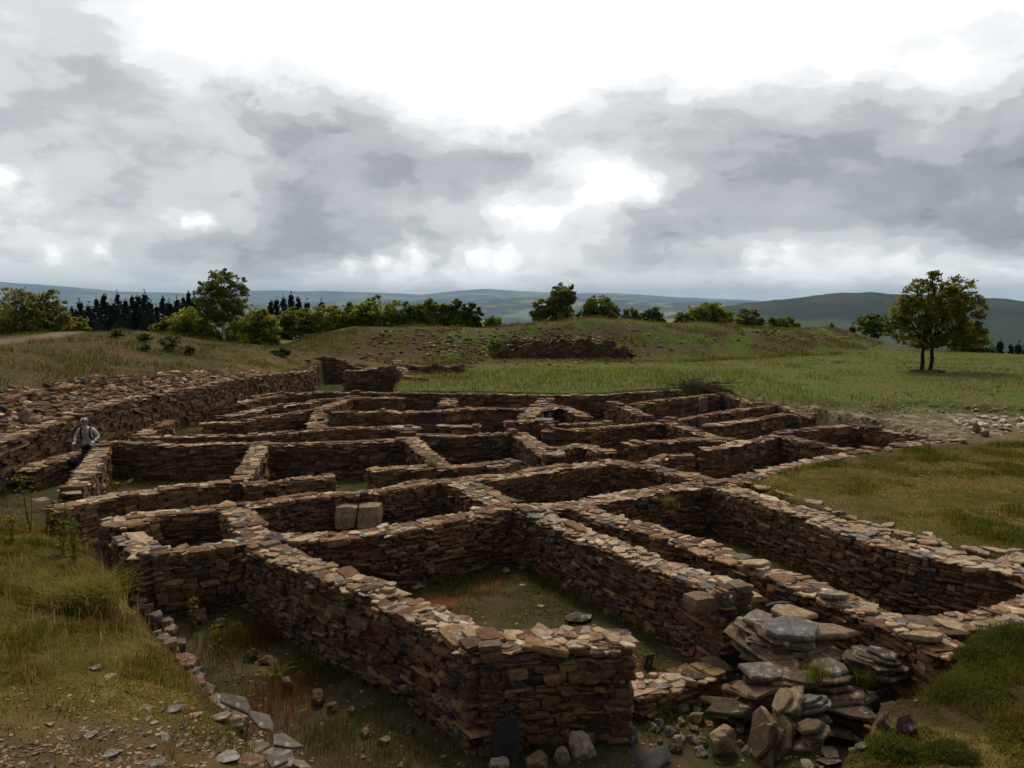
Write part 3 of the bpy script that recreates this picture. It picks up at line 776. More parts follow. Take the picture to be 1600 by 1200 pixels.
wall('crooked low wall on the far left by the rampart', [(345, 651), (383, 643), (417, 635), (440, 634)], w=.6, rough=1.5, z=.85)
wall('small stub of wall at the far left below the rampart', [(378, 628), (410, 620), (440, 616)], w=.45, rough=1.3)
wall('slanting rubble wall at the left end of the long low wall', [(220, 680), (240, 668), (258, 660)], w=.6, rough=1.4)
# gate and ramparts
RG = 'revetments of the ramparts'
LT = [(-13.25, 12, 1.3), (-13.2, 20.7, 1.35), (-13.2, 26, 1.58), (-13.2, 31, 1.45), (-12.2, 38, 1.45), (-11.35, 45.0, 1.1)]
wall('long rough stone face of the left rampart behind the cyclist', LT, w=.55, world=True, rough=1.8, size=1.15, step=.3, group=RG, name='rampart_wall', cat='rampart wall', top_noise=.12)
LT2 = [(-15.6, 19, 1.75), (-15.8, 24, 1.95), (-15.6, 29, 1.9), (-14.6, 35, 1.75)]
wall('upper tier of rough stones on the left rampart', LT2, w=.5, world=True, rough=2.2, size=1.1, cope=False, group=RG, name='rampart_wall', cat='rampart wall', top_noise=.2)
wall('low wall stub at the foot of the left rampart', [(-12.6, 20.5, .55), (-12.3, 22.5, .65), (-12.1, 24.2, .5)], world=True, w=.6, rough=1.8, group=RG, name='rampart_wall', cat='rampart wall')
w3 = lambda px, py, d: tuple(atd(px, py, d))
wall('stone facing above the left side of the gate recess', [w3(428, 562, 47), w3(484, 562, 47)], world=True, w=.5, group=RG, name='gate_wall', cat='rampart wall')
wall('tall dark back wall of the gate recess', [w3(486, 562, 48.8), w3(507, 555, 49), w3(522, 558, 49), w3(560, 573, 48.6)], world=True, w=.5, group=RG, name='gate_wall', cat='rampart wall')
wall('wall right of the gate recess with a flat pale top', [w3(541, 580, 45), w3(575, 577, 45), w3(600, 573, 45), w3(622, 570, 45)], world=True, w=.6, group=RG, name='gate_wall', cat='rampart wall')
wall('side wall inside the left of the gate recess', [w3(487, 577, 45.3), w3(488, 562, 48.6)], world=True, w=.4, group=RG, name='gate_wall', cat='rampart wall')
wall('narrow sloping coping right of the gate wall', [w3(618, 562, 47), w3(628, 575, 43.5), w3(638, 587, 41), w3(664, 592, 40)], world=True, w=.45, group=RG, name='gate_wall', cat='rampart wall')
DK = FACE_PAL * 1.05
wall('dark collapsed stone facing in the back rampart', [w3(768, 553, 55.5), w3(790, 545, 55.8), w3(815, 538, 56), w3(860, 536, 56.5), w3(905, 532, 57), w3(940, 530, 57), w3(960, 537, 56.8), w3(985, 550, 56.5)], world=True, w=.9, rough=2.6, size=.95, group=RG, name='rampart_wall', cat='rampart wall', top_noise=.75, pal=DK, cope=False)
wall('dark stone cut at the foot of the back rampart by the gate', [w3(632, 568, 46.5), w3(680, 571, 46), w3(722, 570, 46.5)], world=True, w=.7, rough=2.0, size=1.0, group=RG, name='rampart_wall', cat='rampart wall', top_noise=.15, pal=DK, cope=False)

# ------------------------------------------------------------------ rocks
def hull_template(seed, flat=1.0, n=16):
    rs = random.Random(seed); bm = bmesh.new()
    for _ in range(n):
        v = Vector((rs.gauss(0, 1), rs.gauss(0, 1), rs.gauss(0, 1))).normalized() * rs.uniform(.8, 1.0)
        v.x = max(-.8, min(.8, v.x)); v.z = max(-.72, min(.72, v.z)); v.z *= flat
        bm.verts.new(v)
    r = bmesh.ops.convex_hull(bm, input=bm.verts)
    for g in r['geom_interior']:
        if isinstance(g, bmesh.types.BMVert): bm.verts.remove(g)
    bmesh.ops.bevel(bm, geom=bm.edges[:], offset=.05, segments=1, affect='EDGES')
    bmesh.ops.triangulate(bm, faces=bm.faces)
    bm.verts.ensure_lookup_table(); bm.verts.index_update()
    V = np.array([v.co[:] for v in bm.verts]); F = np.array([[v.index for v in f.verts] for f in bm.faces])
    bm.free(); return V, F
from mathutils import noise as mnoise
def hull_hi(seed, flat=1.0):
    V, F = hull_template(seed, flat, 15)
    bm = bmesh.new(); vs = [bm.verts.new(v) for v in V]
    for f in F:
        try: bm.faces.new([vs[i] for i in f])
        except ValueError: pass
    bmesh.ops.subdivide_edges(bm, edges=[e for e in bm.edges if e.calc_length() > .25], cuts=3, use_grid_fill=True)
    bmesh.ops.triangulate(bm, faces=bm.faces)
    bmesh.ops.smooth_vert(bm, verts=bm.verts, factor=.14, use_axis_x=True, use_axis_y=True, use_axis_z=True)
    for v in bm.verts:
        d = v.co.normalized(); q = v.co * 1.9 + Vector((seed, 0, 0))
        v.co += d * (mnoise.fractal(q, 1.0, 2.0, 4) * .11 + abs(mnoise.noise(q * 3.1)) * -.06)
    bm.verts.index_update(); V = np.array([v.co[:] for v in bm.verts]); F = np.array([[v.index for v in f.verts] for f in bm.faces]); bm.free()
    return V, F
HI = [hull_hi(i + 200) for i in range(8)]
HIFLAT = [hull_hi(i + 230, .38) for i in range(6)]
ROCKS = [hull_template(i) for i in range(14)]
FLATS = [hull_template(50 + i, .32, 14) for i in range(10)]
def rot3(a, b, c):
    ca, sa, cb, sb, cc, sc = math.cos(a), math.sin(a), math.cos(b), math.sin(b), math.cos(c), math.sin(c)
    return np.array([[cc, -sc, 0], [sc, cc, 0], [0, 0, 1]]) @ np.array([[cb, 0, sb], [0, 1, 0], [-sb, 0, cb]]) @ np.array([[1, 0, 0], [0, ca, -sa], [0, sa, ca]])
def rock_into(acc, pos, dims, tint, flat=False, rot=None, hi=False):
    V, F = random.choice((HIFLAT if flat else HI) if hi else (FLATS if flat else ROCKS))
    Rm = rot3(*(rot if rot else (random.gauss(0, .15), random.gauss(0, .15), random.uniform(0, 6.28))))
    acc.add((V * np.asarray(dims)) @ Rm.T + np.asarray(pos), [F], tint)
def rock(name, label, pos, dims, tint, cat='stone', group=None, flat=False, rot=None, mat=None):
    a = Acc(); rock_into(a, (0, 0, 0), dims, np.asarray(tint), flat, rot, hi=math.hypot(pos[0], pos[1]) < 16 and max(tint) > .05)
    o = link(name, a.mesh(name), mat or (M_COPE if max(tint) > .05 else M_SLATE), None, tuple(float(c) for c in pos))
    return tag(o, label, cat, group)
def gpt(px, py):
    """where the photo's ray meets the ground"""
    d = ray(px, py); t = np.linspace(4, 95, 700); P = d[None] * t[:, None]
    z = CAMZ + P[:, 2]; g = H(P[:, 0], P[:, 1]); k = max(1, int(np.argmax(z < g)))
    t = np.linspace(t[k - 1], t[k], 24); P = d[None] * t[:, None]; z = CAMZ + P[:, 2]; g = H(P[:, 0], P[:, 1]); k = int(np.argmax(z < g))
    return np.array([P[k, 0], P[k, 1], g[k]])

# rubble on the left rampart slope (uncountable)
acc = Acc()
for i in range(3200):
    y = random.uniform(15, 40); x = np.interp(y, [15, 31, 40], [-13.5, -13.5, -12.3]) - random.random() ** 1.3 * np.interp(y, [15, 27, 31, 36, 40], [3.5, 3.5, 3.1, 1.7, .7])
    if fbm(np.array([x / 1.4]), np.array([y / 1.4]), 3)[0] < .36: continue
    s = random.uniform(.06, .16) * (1.6 if random.random() < .1 else 1)
    rock_into(acc, (x, y, h1(x, y) + s * .15), (s * 1.2, s, s * .7), palette(np.vstack([FACE_PAL, COPE_PAL[:4]]), np.array([3, 3, 2, 3, 2, 3, 1, 2, .8, .8, .8, .4]), 1)[0])
tag(link('rubble', acc.mesh('rubble'), M_STONE), 'loose brown rubble spilling down the left rampart', 'rubble', kind='stuff')
acc = Acc()
for i in range(800):
    px = random.choice([random.gauss(880, 70), random.gauss(700, 90), random.uniform(560, 1000), random.gauss(1250, 60)]); py = random.gauss(535, 18) if px < 1000 else random.gauss(522, 6)
    if py < 513: continue
    p = gpt(px, py); s = random.uniform(.06, .19)
    rock_into(acc, (p[0], p[1], p[2] + s * .1), (s * 1.4, s, s * .5), palette(np.vstack([FACE_PAL[:4], COPE_PAL[:3]]), np.array([3, 3, 3, 2, 1, .7, 1]), 1)[0])
for i in range(420):
    px, py = random.gauss(875, 62), random.gauss(548, 9)
    p = gpt(px, py); s = random.uniform(.06, .2)
    rock_into(acc, (p[0], p[1], p[2] + s * .2), (s * 1.4, s, s * .5), palette(np.vstack([FACE_PAL, COPE_PAL[:3]]), np.array([3, 3, 2, 3, 4, 3, 1, 3, .7, .7, .7]), 1)[0] * .85)
for i in range(260):
    p = gpt(random.uniform(612, 740), random.uniform(566, 592)); s = random.uniform(.06, .18)
    rock_into(acc, (p[0], p[1], p[2] + s * .1), (s * 1.4, s, s * .6), palette(FACE_PAL, FACE_W, 1)[0] * .8)
tag(link('scree', acc.mesh('scree'), M_STONE), 'thin scree of stones on the back rampart', 'scree', kind='stuff')

# gravel flecks: right hand clearing and the foot of the mound
acc = Acc()
for i in range(500):
    p = gpt(random.uniform(1230, 1600), random.uniform(628, 690)); s = random.uniform(.03, .09)
    if sdf(GRAV, np.array([p[0]]), np.array([p[1]]))[0] > .3: continue
    rock_into(acc, (p[0], p[1], p[2]), (s, s, s * .5), palette(COPE_PAL, COPE_W, 1)[0])
for i in range(1100):
    px, py = random.uniform(0, 420), 1200 - abs(random.gauss(0, 50))
    if vnoise(np.array([px / 45.]), np.array([py / 22.]))[0] < .38: continue
    if py < 1020: continue
    p = gpt(px, py); s = random.uniform(.008, .028)
    rock_into(acc, (p[0], p[1], p[2] + .003), (s * 1.3, s, s * .5), palette(np.vstack([COPE_PAL, FACE_PAL[:3]]), np.array([2, 3, 2, 1, 3, 2, 1, 3, 3, 3]), 1)[0])
for i in range(900):
    px, py = random.uniform(330, 1400), random.uniform(950, 1200)
    p = gpt(px, py); s = random.uniform(.01, .04)
    if p[2] > .5: continue
    rock_into(acc, (p[0], p[1], p[2] + .003), (s * 1.3, s, s * .5), palette(FACE_PAL, FACE_W, 1)[0] * 1.3)
for i in range(420):
    t = random.random() * 4; k = min(int(t), 3); q = [P2(1482, 1006, .9), P2(1410, 1070, .9), P2(1330, 1080, .9), P2(1280, 1150, .9), P2(1230, 1250, .9)]
    x = q[k][0] + (q[k + 1][0] - q[k][0]) * (t - k) + random.gauss(0, .16); y = q[k][1] + (q[k + 1][1] - q[k][1]) * (t - k) + random.gauss(0, .14); sz_ = random.uniform(.012, .06)
    rock_into(acc, (x, y, h1(x, y) + sz_ * .2), (sz_ * 1.3, sz_, sz_ * .6), palette(FACE_PAL, FACE_W, 1)[0] * 1.1)
tag(link('gravel', acc.mesh('gravel'), M_COPE), 'fine stone chips on bare ground', 'gravel', kind='stuff')

def col(*c): return np.array(c)
GREY, TAN, PINK, PALE, SLATE, BROWN, DARK = col(.20, .172, .14), col(.31, .22, .13), col(.36, .21, .14), col(.45, .37, .27), col(.115, .108, .105), col(.16, .105, .065), col(.035, .033, .033)

def stone_px(px, py, wpx, hpx, tint, label, name='loose_stone', group=None, flat=False, depth=None, lift=.24, rot=None, cat='stone'):
    p = gpt(px, py); D = math.hypot(p[0], p[1])
    w = wpx / FPX * D / 2 * 1.12; hh = hpx / FPX * D / 2 * 1.15
    dp = depth or w * .8
    if flat:
        dims = (w, max(dp, .02), max(hh * 1.1, .03)); pos = (p[0], p[1], p[2] + hh * .22)
    else:
        dims = (w, dp, hh / .75); pos = (p[0], p[1], p[2] + hh * (1 - lift * 2))
    return rock(name, label, pos, dims, tint, cat, group, flat, rot)

# foreground, between the front wall and the frame edge
G = 'loose rocks at the foot of the foreground walls'
for a in [
    (909, 1178, 58, 44, PALE * .85, 'round pale lichened boulder below the front wall, largest there'),
    (878, 1192, 36, 32, TAN, 'tan angular rock just left of the pale boulder'),
    (838, 1198, 50, 26, BROWN * 1.3, 'brown flat topped rock left of the tan angular rock'),
    (780, 1200, 42, 20, PALE * .7, 'pale rock at the frame edge under the dark slate post'),
    (1128, 1172, 56, 44, TAN * .9, 'large tan boulder in the alley left of the tilted outcrop'),
    (1060, 1165, 24, 20, PALE * .6, 'small pale rock left of the large tan boulder'),
    (1030, 1138, 26, 20, GREY * .6, 'small grey rock in the middle of the alley'),
    (985, 1160, 34, 30, SLATE, 'dark grey rock right of the pale boulder'),
    (1090, 1128, 30, 18, TAN * .8, 'small tan stone under the doorway sill'),
    (1145, 1128, 20, 14, GREY * .8, 'little grey stone beside the outcrop foot'),
    (1012, 1042, 26, 34, GREY * .45, 'upright grey stone in grass inside the doorway'),
]:
    stone_px(*a[:5], a[5], 'boulder' if a[2] > 40 else 'loose_stone', G)
stone_px(1015, 1194, 96, 30, DARK, 'black wedge shaped rock at the bottom edge right of the pale boulder', 'boulder', G, True, rot=(.25, -.22, .15))
stone_px(997, 1057, 26, 5, TAN * 1.5, 'small yellowish slab lying in the doorway grass', 'stone_slab', None, True)
for i, (px, py, w, h) in enumerate([(312, 972, 40, 22), (300, 958, 26, 14), (345, 978, 30, 14), (392, 1030, 26, 26), (420, 1036, 34, 14), (448, 1078, 26, 24), (497, 1100, 32, 26), (520, 1112, 24, 18), (570, 1150, 22, 14), (600, 1160, 30, 14), (640, 1145, 22, 16), (372, 985, 26, 14), (470, 1060, 20, 14), (550, 1115, 20, 16)]):
    stone_px(px, py, w, h, BROWN * random.uniform(.8, 1.3), 'mossy brown stone in the alley along the tall left wall', 'loose_stone', 'brown stones along the alley')
random.seed(77)
for i in range(34):
    px, py = random.uniform(1010, 1190), random.uniform(1085, 1195); sz_ = random.uniform(9, 24)
    stone_px(px, py, sz_ * 1.2, sz_ * .7, (TAN, BROWN, GREY * .8, PALE * .55)[i % 4] * random.uniform(.6, 1.1), 'small rubble stone in the alley left of the tilted rocks', 'rubble_stone', 'rubble stones of the alley')
rw = Path([at(px, py, 1.0) for px, py in [(1150, 760), (1188, 772), (1262, 795), (1337, 821), (1394, 840), (1450, 853), (1525, 866), (1600, 878)]])
for i in range(70):
    t_ = random.random() * rw.len; P_, D_ = rw.get([t_]); o_ = .12 + abs(random.gauss(0, .28)); x, y = P_[0][0] + abs(D_[0][1]) * o_, P_[0][1] + abs(D_[0][0]) * o_
    a = Acc(); slab(a, (0, 0, 0), random.uniform(.07, .17), random.uniform(.03, .06), palette(COPE_PAL, COPE_W, 1)[0] * .9, random.uniform(1, 1.7), random.uniform(0, 6), (random.gauss(0, .1), random.gauss(0, .1)), random.choice((4, 5, 6)))
    tag(link('loose_slab', a.mesh('loose_slab'), M_COPE, None, (x, y, h1(x, y) + .02)), 'flat stone lying in the turf behind the right retaining wall', 'loose slab', 'flat stones behind the retaining wall')
# slabs inside the rooms
for a in [(660, 910, 52, 12, TAN, 'yellowish slab pile in the back left of the foreground room'), (648, 918, 30, 8, TAN * 1.2, 'thin yellowish slab leaning on the slab pile'), (905, 966, 66, 22, GREY * .45, 'broad grey slab on the grass of the foreground room'),
          (790, 892, 20, 9, PINK * .8, 'pinkish stone at the back of the foreground room'), (815, 888, 14, 8, TAN, 'tan stone next to the pinkish stone'), (845, 948, 16, 10, TAN, 'tan stone on the bare soil of the foreground room'), (816, 915, 14, 6, PALE * .7, 'pale chip on the soil of the foreground room'),
          (185, 746, 40, 12, GREY * .8, 'grey slab in the left corner of the walled left room'), (210, 742, 44, 8, GREY, 'thin slab lying on grass of the walled left room'), (200, 755, 30, 12, TAN * .8, 'tan slab beside the inner wall of the walled left room'), (178, 758, 26, 16, BROWN * 1.3, 'brown block against the left room wall'),
          (62, 782, 26, 9, PALE * .6, 'pale slab in the passage left of the walled room'), (86, 786, 14, 10, GREY * .7, 'small grey stone by the end of the walled room'),
          (1375, 897, 30, 8, TAN * .8, 'tan slab on the floor of the right hand passage'), (690, 672, 24, 10, TAN, 'tan stone propped beside the short detached wall'),
          (735, 748, 34, 6, GREY, 'thin slab on grass below the double ledge wall')]:
    stone_px(*a[:5], a[5], 'stone_slab', None, True)
stone_px(727, 660, 11, 11, col(.34, .17, .08), 'orange block set against the long rear wall', 'loose_stone', None)
stone_px(775, 769, 20, 14, TAN, 'loose tan block beside the head of the foreground room', 'loose_stone', None)

# stones on or against walls (a slab of slate, the upright stones, the cracked block)
def upright(name, label, px, py_top, py_base, wpx, z_base, tint, th=.08, lean=0.0, cat='stone', group=None, yaw=0.0, mat=None, slope=.15):
    p = at(px, py_base, z_base); D = p[1]
    w = wpx / FPX * D; hgt = (py_base - py_top) / FPX * D * 1.03
    a = Acc()
    pr = np.array([(-.5, 0), (.5, 0), (.52, .55), (.46, .93), (.2, 1.0), (-.3, 1.0 - slope * .4), (-.47, .86 - slope * .3), (-.52, .4)]) * [w, hgt]
    n = len(pr)
    V = []
    for yy, s in ((-th / 2, .96), (-th * .3, 1), (th * .3, 1), (th / 2, .96)):
        q = pr.copy(); q[:, 0] *= s; q[:, 1] = (q[:, 1] - hgt / 2) * s + hgt / 2
        q += RNG.normal(0, .008, q.shape)
        V.append(np.column_stack([q[:, 0], np.full(n, yy) + q[:, 1] * lean, q[:, 1] - .03]))
    V = np.vstack(V); i = np.arange(n); i2 = (i + 1) % n
    Fs = np.vstack([np.stack([k * n + i, k * n + i2, (k + 1) * n + i2, (k + 1) * n + i], -1) for k in range(3)])
    cy, sy = math.cos(yaw), math.sin(yaw)
    V = V @ np.array([[cy, sy, 0], [-sy, cy, 0], [0, 0, 1]])
    a.add(V, [Fs, (3 * n + i)[None], i[::-1][None]], tint)
    return tag(link(name, a.mesh(name), mat or M_COPE, None, tuple(float(c) for c in p)), label, cat, group)
upright('slate_slab', 'black slate post leaning on the front corner of the foreground room', 789, 1108, 1190, 42, .0, DARK * .9, .10, .10, 'slate slab', slope=.5, mat=M_SLATE)
upright('slate_slab', 'dark rounded slate standing behind the layered outcrop', 1215, 935, 975, 40, .62, DARK * 1.1, .07, .05, 'slate slab', slope=.2, mat=M_SLATE)
upright('upright_stone', 'small reddish upright stone against the far right back wall', 1098, 619, 642, 13, .45, BROWN * 1.5, .12)
upright('upright_stone', 'pointed grey stone standing before the detached pale topped wall', 472, 764, 778, 16, .35, GREY * .7, .06, slope=.9)
p = atd(558, 824, 15.6); a = Acc()
root = empty('cracked_block', tuple(p)); D = p[1]
for sx, wpx, name_ in ((-.29, 36, 'block_half'), (.29, 37, 'block_half')):
    a = Acc(); w = wpx / FPX * D
    bm_h = 35 / FPX * D
    stones(a, np.array([[sx * 1.02, .17, bm_h / 2 - .02]]) * np.array([[D / FPX * 74 / .58 / 1, 1, 1]]) if False else np.array([[math.copysign(w * .503, sx), .17, bm_h / 2 - .02]]),
           np.array([[1., 0, .02 * sx]]), np.array([[0, -1., 0]]), np.array([[0, .30, 1.]]), np.array([[w * .49, .24, bm_h * .50]]), np.array([[.27, .19, .12]]), .08, True)
    link(name_, a.mesh(name_), M_COPE, root)
tag(root, 'big pale squared block split by a dark crack, against the long wall', 'stone block')
stone_px(608, 818, 26, 40, BROWN * 1.4, 'square brown stone stack right of the cracked block', 'loose_stone', None)

# large slate on the jumbled junction, end slabs, slabs on the walls' tops
def top_slab(px, py, z, wpx, th, tint, label, tilt=(0, 0), rx=1.4, rot=0., dep=.7):
    p = at(px, py, z); r_ = wpx / FPX * p[1] / 2 / rx
    a = Acc(); slab(a, (0, 0, 0), r_, th, tint, rx, rot, tilt, 7)
    tag(link('stone_slab', a.mesh('stone_slab'), M_COPE, None, tuple(p)), label, 'stone slab')
top_slab(850, 656, 1.08, 36, .06, SLATE * 1.3, 'blue grey slate slab on the jumbled junction wall', (.02, .08))
top_slab(870, 710, 1.02, 36, .07, GREY * 1.2, 'grey angular slab capping the end of the thick wall', (.05, .1))
top_slab(625, 669, .98, 64, .12, PALE * .9, 'pale block lying at the end of the long low wall', (0, .05), 2.2)
top_slab(1178, 880, 1.08, 52, .06, TAN * 1.2, 'large tan slab on the long diagonal wall', (.1, -.08), 1.6, -.5)
top_slab(1300, 930, 1.06, 50, .06, GREY * 1.1, 'long grey slab capping the long diagonal wall', (.1, -.05), 1.8, -.5)
top_slab(1450, 995, 1.05, 60, .08, TAN, 'tan slab tipped at the near end of the long diagonal wall', (.1, -.1), 1.8, -.5)

# ------------------------------------------------------------------ outcrop of layered slate, bottom right
def outcrop(name, label, layers, origin_px, z0, cat='rock outcrop'):
    p = at(*origin_px, z0); root = Acc()
    for (dx, dy, dz, r_, th, rx, rot, tx, ty, tint, nn_) in layers:
        slab(root, (dx, dy, dz), r_, th, np.asarray(tint), rx, rot, (tx, ty), nn_)
    return tag(link(name, root.mesh(name), M_COPE, None, tuple(p)), label, cat)
random.seed(21)
def pile(w, d, hgt, n, tint, dark, tilt, r0=.3):
    L_ = []
    n = n * 2
    for k in range(n):
        f = k / (n - 1)
        s = 1 - .35 * f
        for j in range(2):
            L_.append((random.uniform(-.22, .22) * w - .1 * f * w, random.uniform(-.16, .16) * d, -hgt * (1 - f), r0 * s * random.uniform(.5, .95), hgt / n * 1.9, w / d * random.uniform(.7, 1.1), random.gauss(0, .4), tilt[0] + random.gauss(0, .035), tilt[1] + random.gauss(0, .035),
                       random.choice((tint, dark, tint, BROWN, tint * .7)) * random.uniform(.7, 1.15), random.randint(6, 11)))
    return L_
GT = col(.235, .17, .11)
outcrop('slate_outcrop', 'layered slate outcrop with a blue grey top slab beside the long diagonal wall',
        pile(1.15, .7, .30, 8, GT, BROWN * 1.0, (-.06, .16), .44) + [(.02, -.06, .05, .26, .09, 1.5, .15, -.02, .14, SLATE * 1.35, 6), (.45, .06, -.02, .2, .07, 1.9, .0, -.05, .1, GT, 6), (-.28, .22, .05, .2, .06, 1.5, .3, -.05, .12, GREY * .95, 6), (.15, .3, .10, .2, .07, 1.5, -.2, -.1, .12, TAN, 7)], (1232, 985), .88)
outcrop('slate_outcrop', 'low dark slate ledge with grass under the layered outcrop',
        pile(1.5, .5, .45, 8, GT * .55, BROWN * .7, (.0, .05), .34) + [(-.48, .02, .05, .2, .07, 1.4, .2, -.1, .05, GREY * .75, 7), (.3, .12, .04, .2, .08, 1.4, .1, .0, .1, GREY * .7, 6)], (1260, 1058), .62)
outcrop('slate_outcrop', 'grey slate block at the right of the dark ledge', pile(.6, .35, .22, 5, GREY * .65, BROWN * .8, (-.1, .1), .24), (1372, 1022), .78)
# tilted rocks: slabs standing on edge
def tilted(label, px, py, z, dims, tint, rot, name='tilted_rock'):
    p = at(px, py, z); a = Acc()
    m = 6
    for k in range(m):
        f = (k + .5) / m * 2 - 1
        V0 = Acc(); slab(V0, (0, 0, 0), dims[2] * random.uniform(.8, 1.05) * (1 - .2 * f * f), dims[0] / m * 2.3, tint * random.uniform(.7, 1.2), dims[1] / dims[2], random.gauss(0, .2), (random.gauss(0, .05), random.gauss(0, .05)), random.randint(6, 9))
        v = V0.V[0][:, [2, 0, 1]] + [f * dims[0], random.gauss(0, .03), random.gauss(0, .04)]
        a.add(v, [q for qq in V0.F.values() for q in qq], V0.T[0])
    Rm = rot3(*rot)
    for i, v in enumerate(a.V): a.V[i] = v @ Rm.T
    tag(link(name, a.mesh(name), M_COPE, None, tuple(p)), label, 'tilted rock')
tilted('large tilted slate rock standing at the bottom right, left of the grey ones', 1206, 1150, .45, (.17, .20, .34), TAN * .6, (.15, .35, .3))
tilted('tan tilted slab leaning on the large tilted rock', 1232, 1108, .68, (.12, .16, .2), TAN * .85, (-.1, .75, .2))
tilted('pale grey tilted slab under the low ledge', 1268, 1105, .70, (.11, .12, .2), GREY * .85, (.0, 1.15, -.2))
tilted('blue grey rough rock right of the large tilted rock', 1268, 1150, .58, (.13, .16, .15), TAN * .5, (.1, 1.2, -.3))
for a in [(1294, 1176, 62, 16, PALE * .7, 'pale lichened slab in the soil at the bottom right'), (1300, 1190, 56, 16, GREY * .8, 'grey slab under the pale lichened slab'), (1345, 1168, 34, 20, GREY * .6, 'small grey stone in the bare soil at the bottom right'), (1262, 1198, 30, 9, PALE * .8, 'flat pale stone at the bottom edge right of the tilted rock')]:
    stone_px(*a[:5], a[5], 'stone_slab', None, True)
for a in [(1370, 1104, 44, 26, GREY * .75, 'grey rock with a pale edge in the grassy hollow'), (1322, 1108, 50, 30, BROWN * .9, 'brown block in the hollow beside the grey rock'), (1415, 1082, 22, 22, GREY * .7, 'small grey stone on the turf edge'), (1378, 1135, 30, 28, col(.13, .07, .055), 'reddish rock in the dark earth bank'), (1414, 1145, 36, 34, col(.11, .065, .05), 'reddish brown rock low in the dark earth bank'),
          (1493, 1035, 16, 8, PALE, 'small white stone on turf by the wall end'), (1478, 1042, 14, 6, PALE * .9, 'white chip on turf by the wall end')]:
    stone_px(*a[:5], a[5], 'loose_stone', None)
# doorway pier of the foreground room: big blocks
for a in [(1096, 940, .95, .26, .16, .14, BROWN * 1.0, 'dark brown capstone on the doorway pier'), (1120, 962, .70, .2, .2, .2, BROWN * .9, 'squared brown block in the doorway pier'), (1165, 935, .85, .24, .16, .1, TAN, 'ochre block at the right of the doorway pier'), (1118, 1050, .2, .2, .2, .16, BROWN * .7, 'dark block at the foot of the doorway pier')]:
    p = at(a[0], a[1], a[2]); ac = Acc()
    stones(ac, np.zeros((1, 3)), np.array([[.93, .3, 0]]), np.array([[.3, -.93, 0]]), np.array([[0, 0, 1.]]), np.array([[a[3] * .7, a[4], a[5] * .7]]), np.array([a[6]]), .15, True)
    tag(link('pier_block', ac.mesh('pier_block'), M_STONE, None, tuple(p)), a[7], 'stone block')
wall('low sill of flat stones across the foreground room doorway', [(988, 1078, .32), (1040, 1062, .32), (1110, 1045, .32)], w=.4, rough=1.3)

# ------------------------------------------------------------------ kerb along the mound
random.seed(5)
ka = Path([(*k, .6) for k in KERB[1:5]])
t = 0.1
while t < ka.len:
    s = np.interp(t, [0, 2.0, ka.len], [.22, .13, .11])
    P_, D_ = ka.get([t]); P_, D_ = P_[0], D_[0]
    x, y = P_[0] + random.gauss(0, .05), P_[1] + random.gauss(0, .05)
    big = t < 1.4
    tint = [GREY * .75, GREY * .6, TAN * .7, PINK * .6, PALE * .5][random.randrange(5)] * random.uniform(.75, 1.05)
    a = Acc(); slab(a, (0, 0, 0), s * random.uniform(.75, 1.1), .07 if big else .11, tint, random.uniform(1.1, 1.6), math.atan2(D_[1], D_[0]) + random.gauss(0, .3), (random.gauss(.1, .15), random.gauss(0, .15)), random.choice((4, 5, 6)))
    slab(a, (random.uniform(-.04, .04), random.uniform(-.04, .04), -.10), s, .12, tint * .8, 1.3, math.atan2(D_[1], D_[0]))
    slab(a, (random.uniform(-.04, .04), random.uniform(-.04, .04), -.24), s * .95, .14, tint * .7, 1.3, math.atan2(D_[1], D_[0]))
    o = link('kerb_stone', a.mesh('kerb_stone'), M_COPE, None, (x, y, h1(x, y) * .5 + .27 + random.uniform(-.06, .04)))
    tag(o, 'large smooth slab in the near part of the mound kerb' if big else 'rounded grey kerb stone edging the grassy mound', 'kerb stone', 'near slabs of the mound kerb' if big else 'stones of the mound kerb')
    t += s * random.uniform(1.2, 1.7)
for px, py, z, r_, tint, tl, lab in [(372, 1098, .62, .16, GREY * .8, (-.55, .1), 'uppermost large grey slab of the near kerb, below the grassy bank'), (408, 1128, .58, .17, GREY * .9, (-.45, .0), 'grey slab with a broken corner in the near kerb'), (448, 1160, .55, .17, GREY * 1.0, (-.4, -.1), 'long grey slab sloping into the alley at the near kerb'),
        (432, 1188, .62, .16, GREY * .95, (-.2, .1), 'broad grey slab at the bottom end of the kerb'), (392, 1190, .68, .15, PINK * .75, (-.2, .1), 'pinkish slab at the bottom end of the kerb'), (345, 1120, .68, .11, PALE * .6, (.2, 0), 'pale yellowish slab on the kerb edge'), (470, 1196, .50, .10, PALE * .6, (-.3, 0), 'small pale slab at the foot of the broad grey slab')]:
    p = at(px, py, z); a = Acc(); slab(a, (0, 0, 0), r_ * .85, .035, tint * .8, 1.3, random.uniform(-1, 1), tl, random.choice((5, 6)))
    tag(link('kerb_slab', a.mesh('kerb_slab'), M_COPE, None, tuple(p)), lab, 'kerb slab')
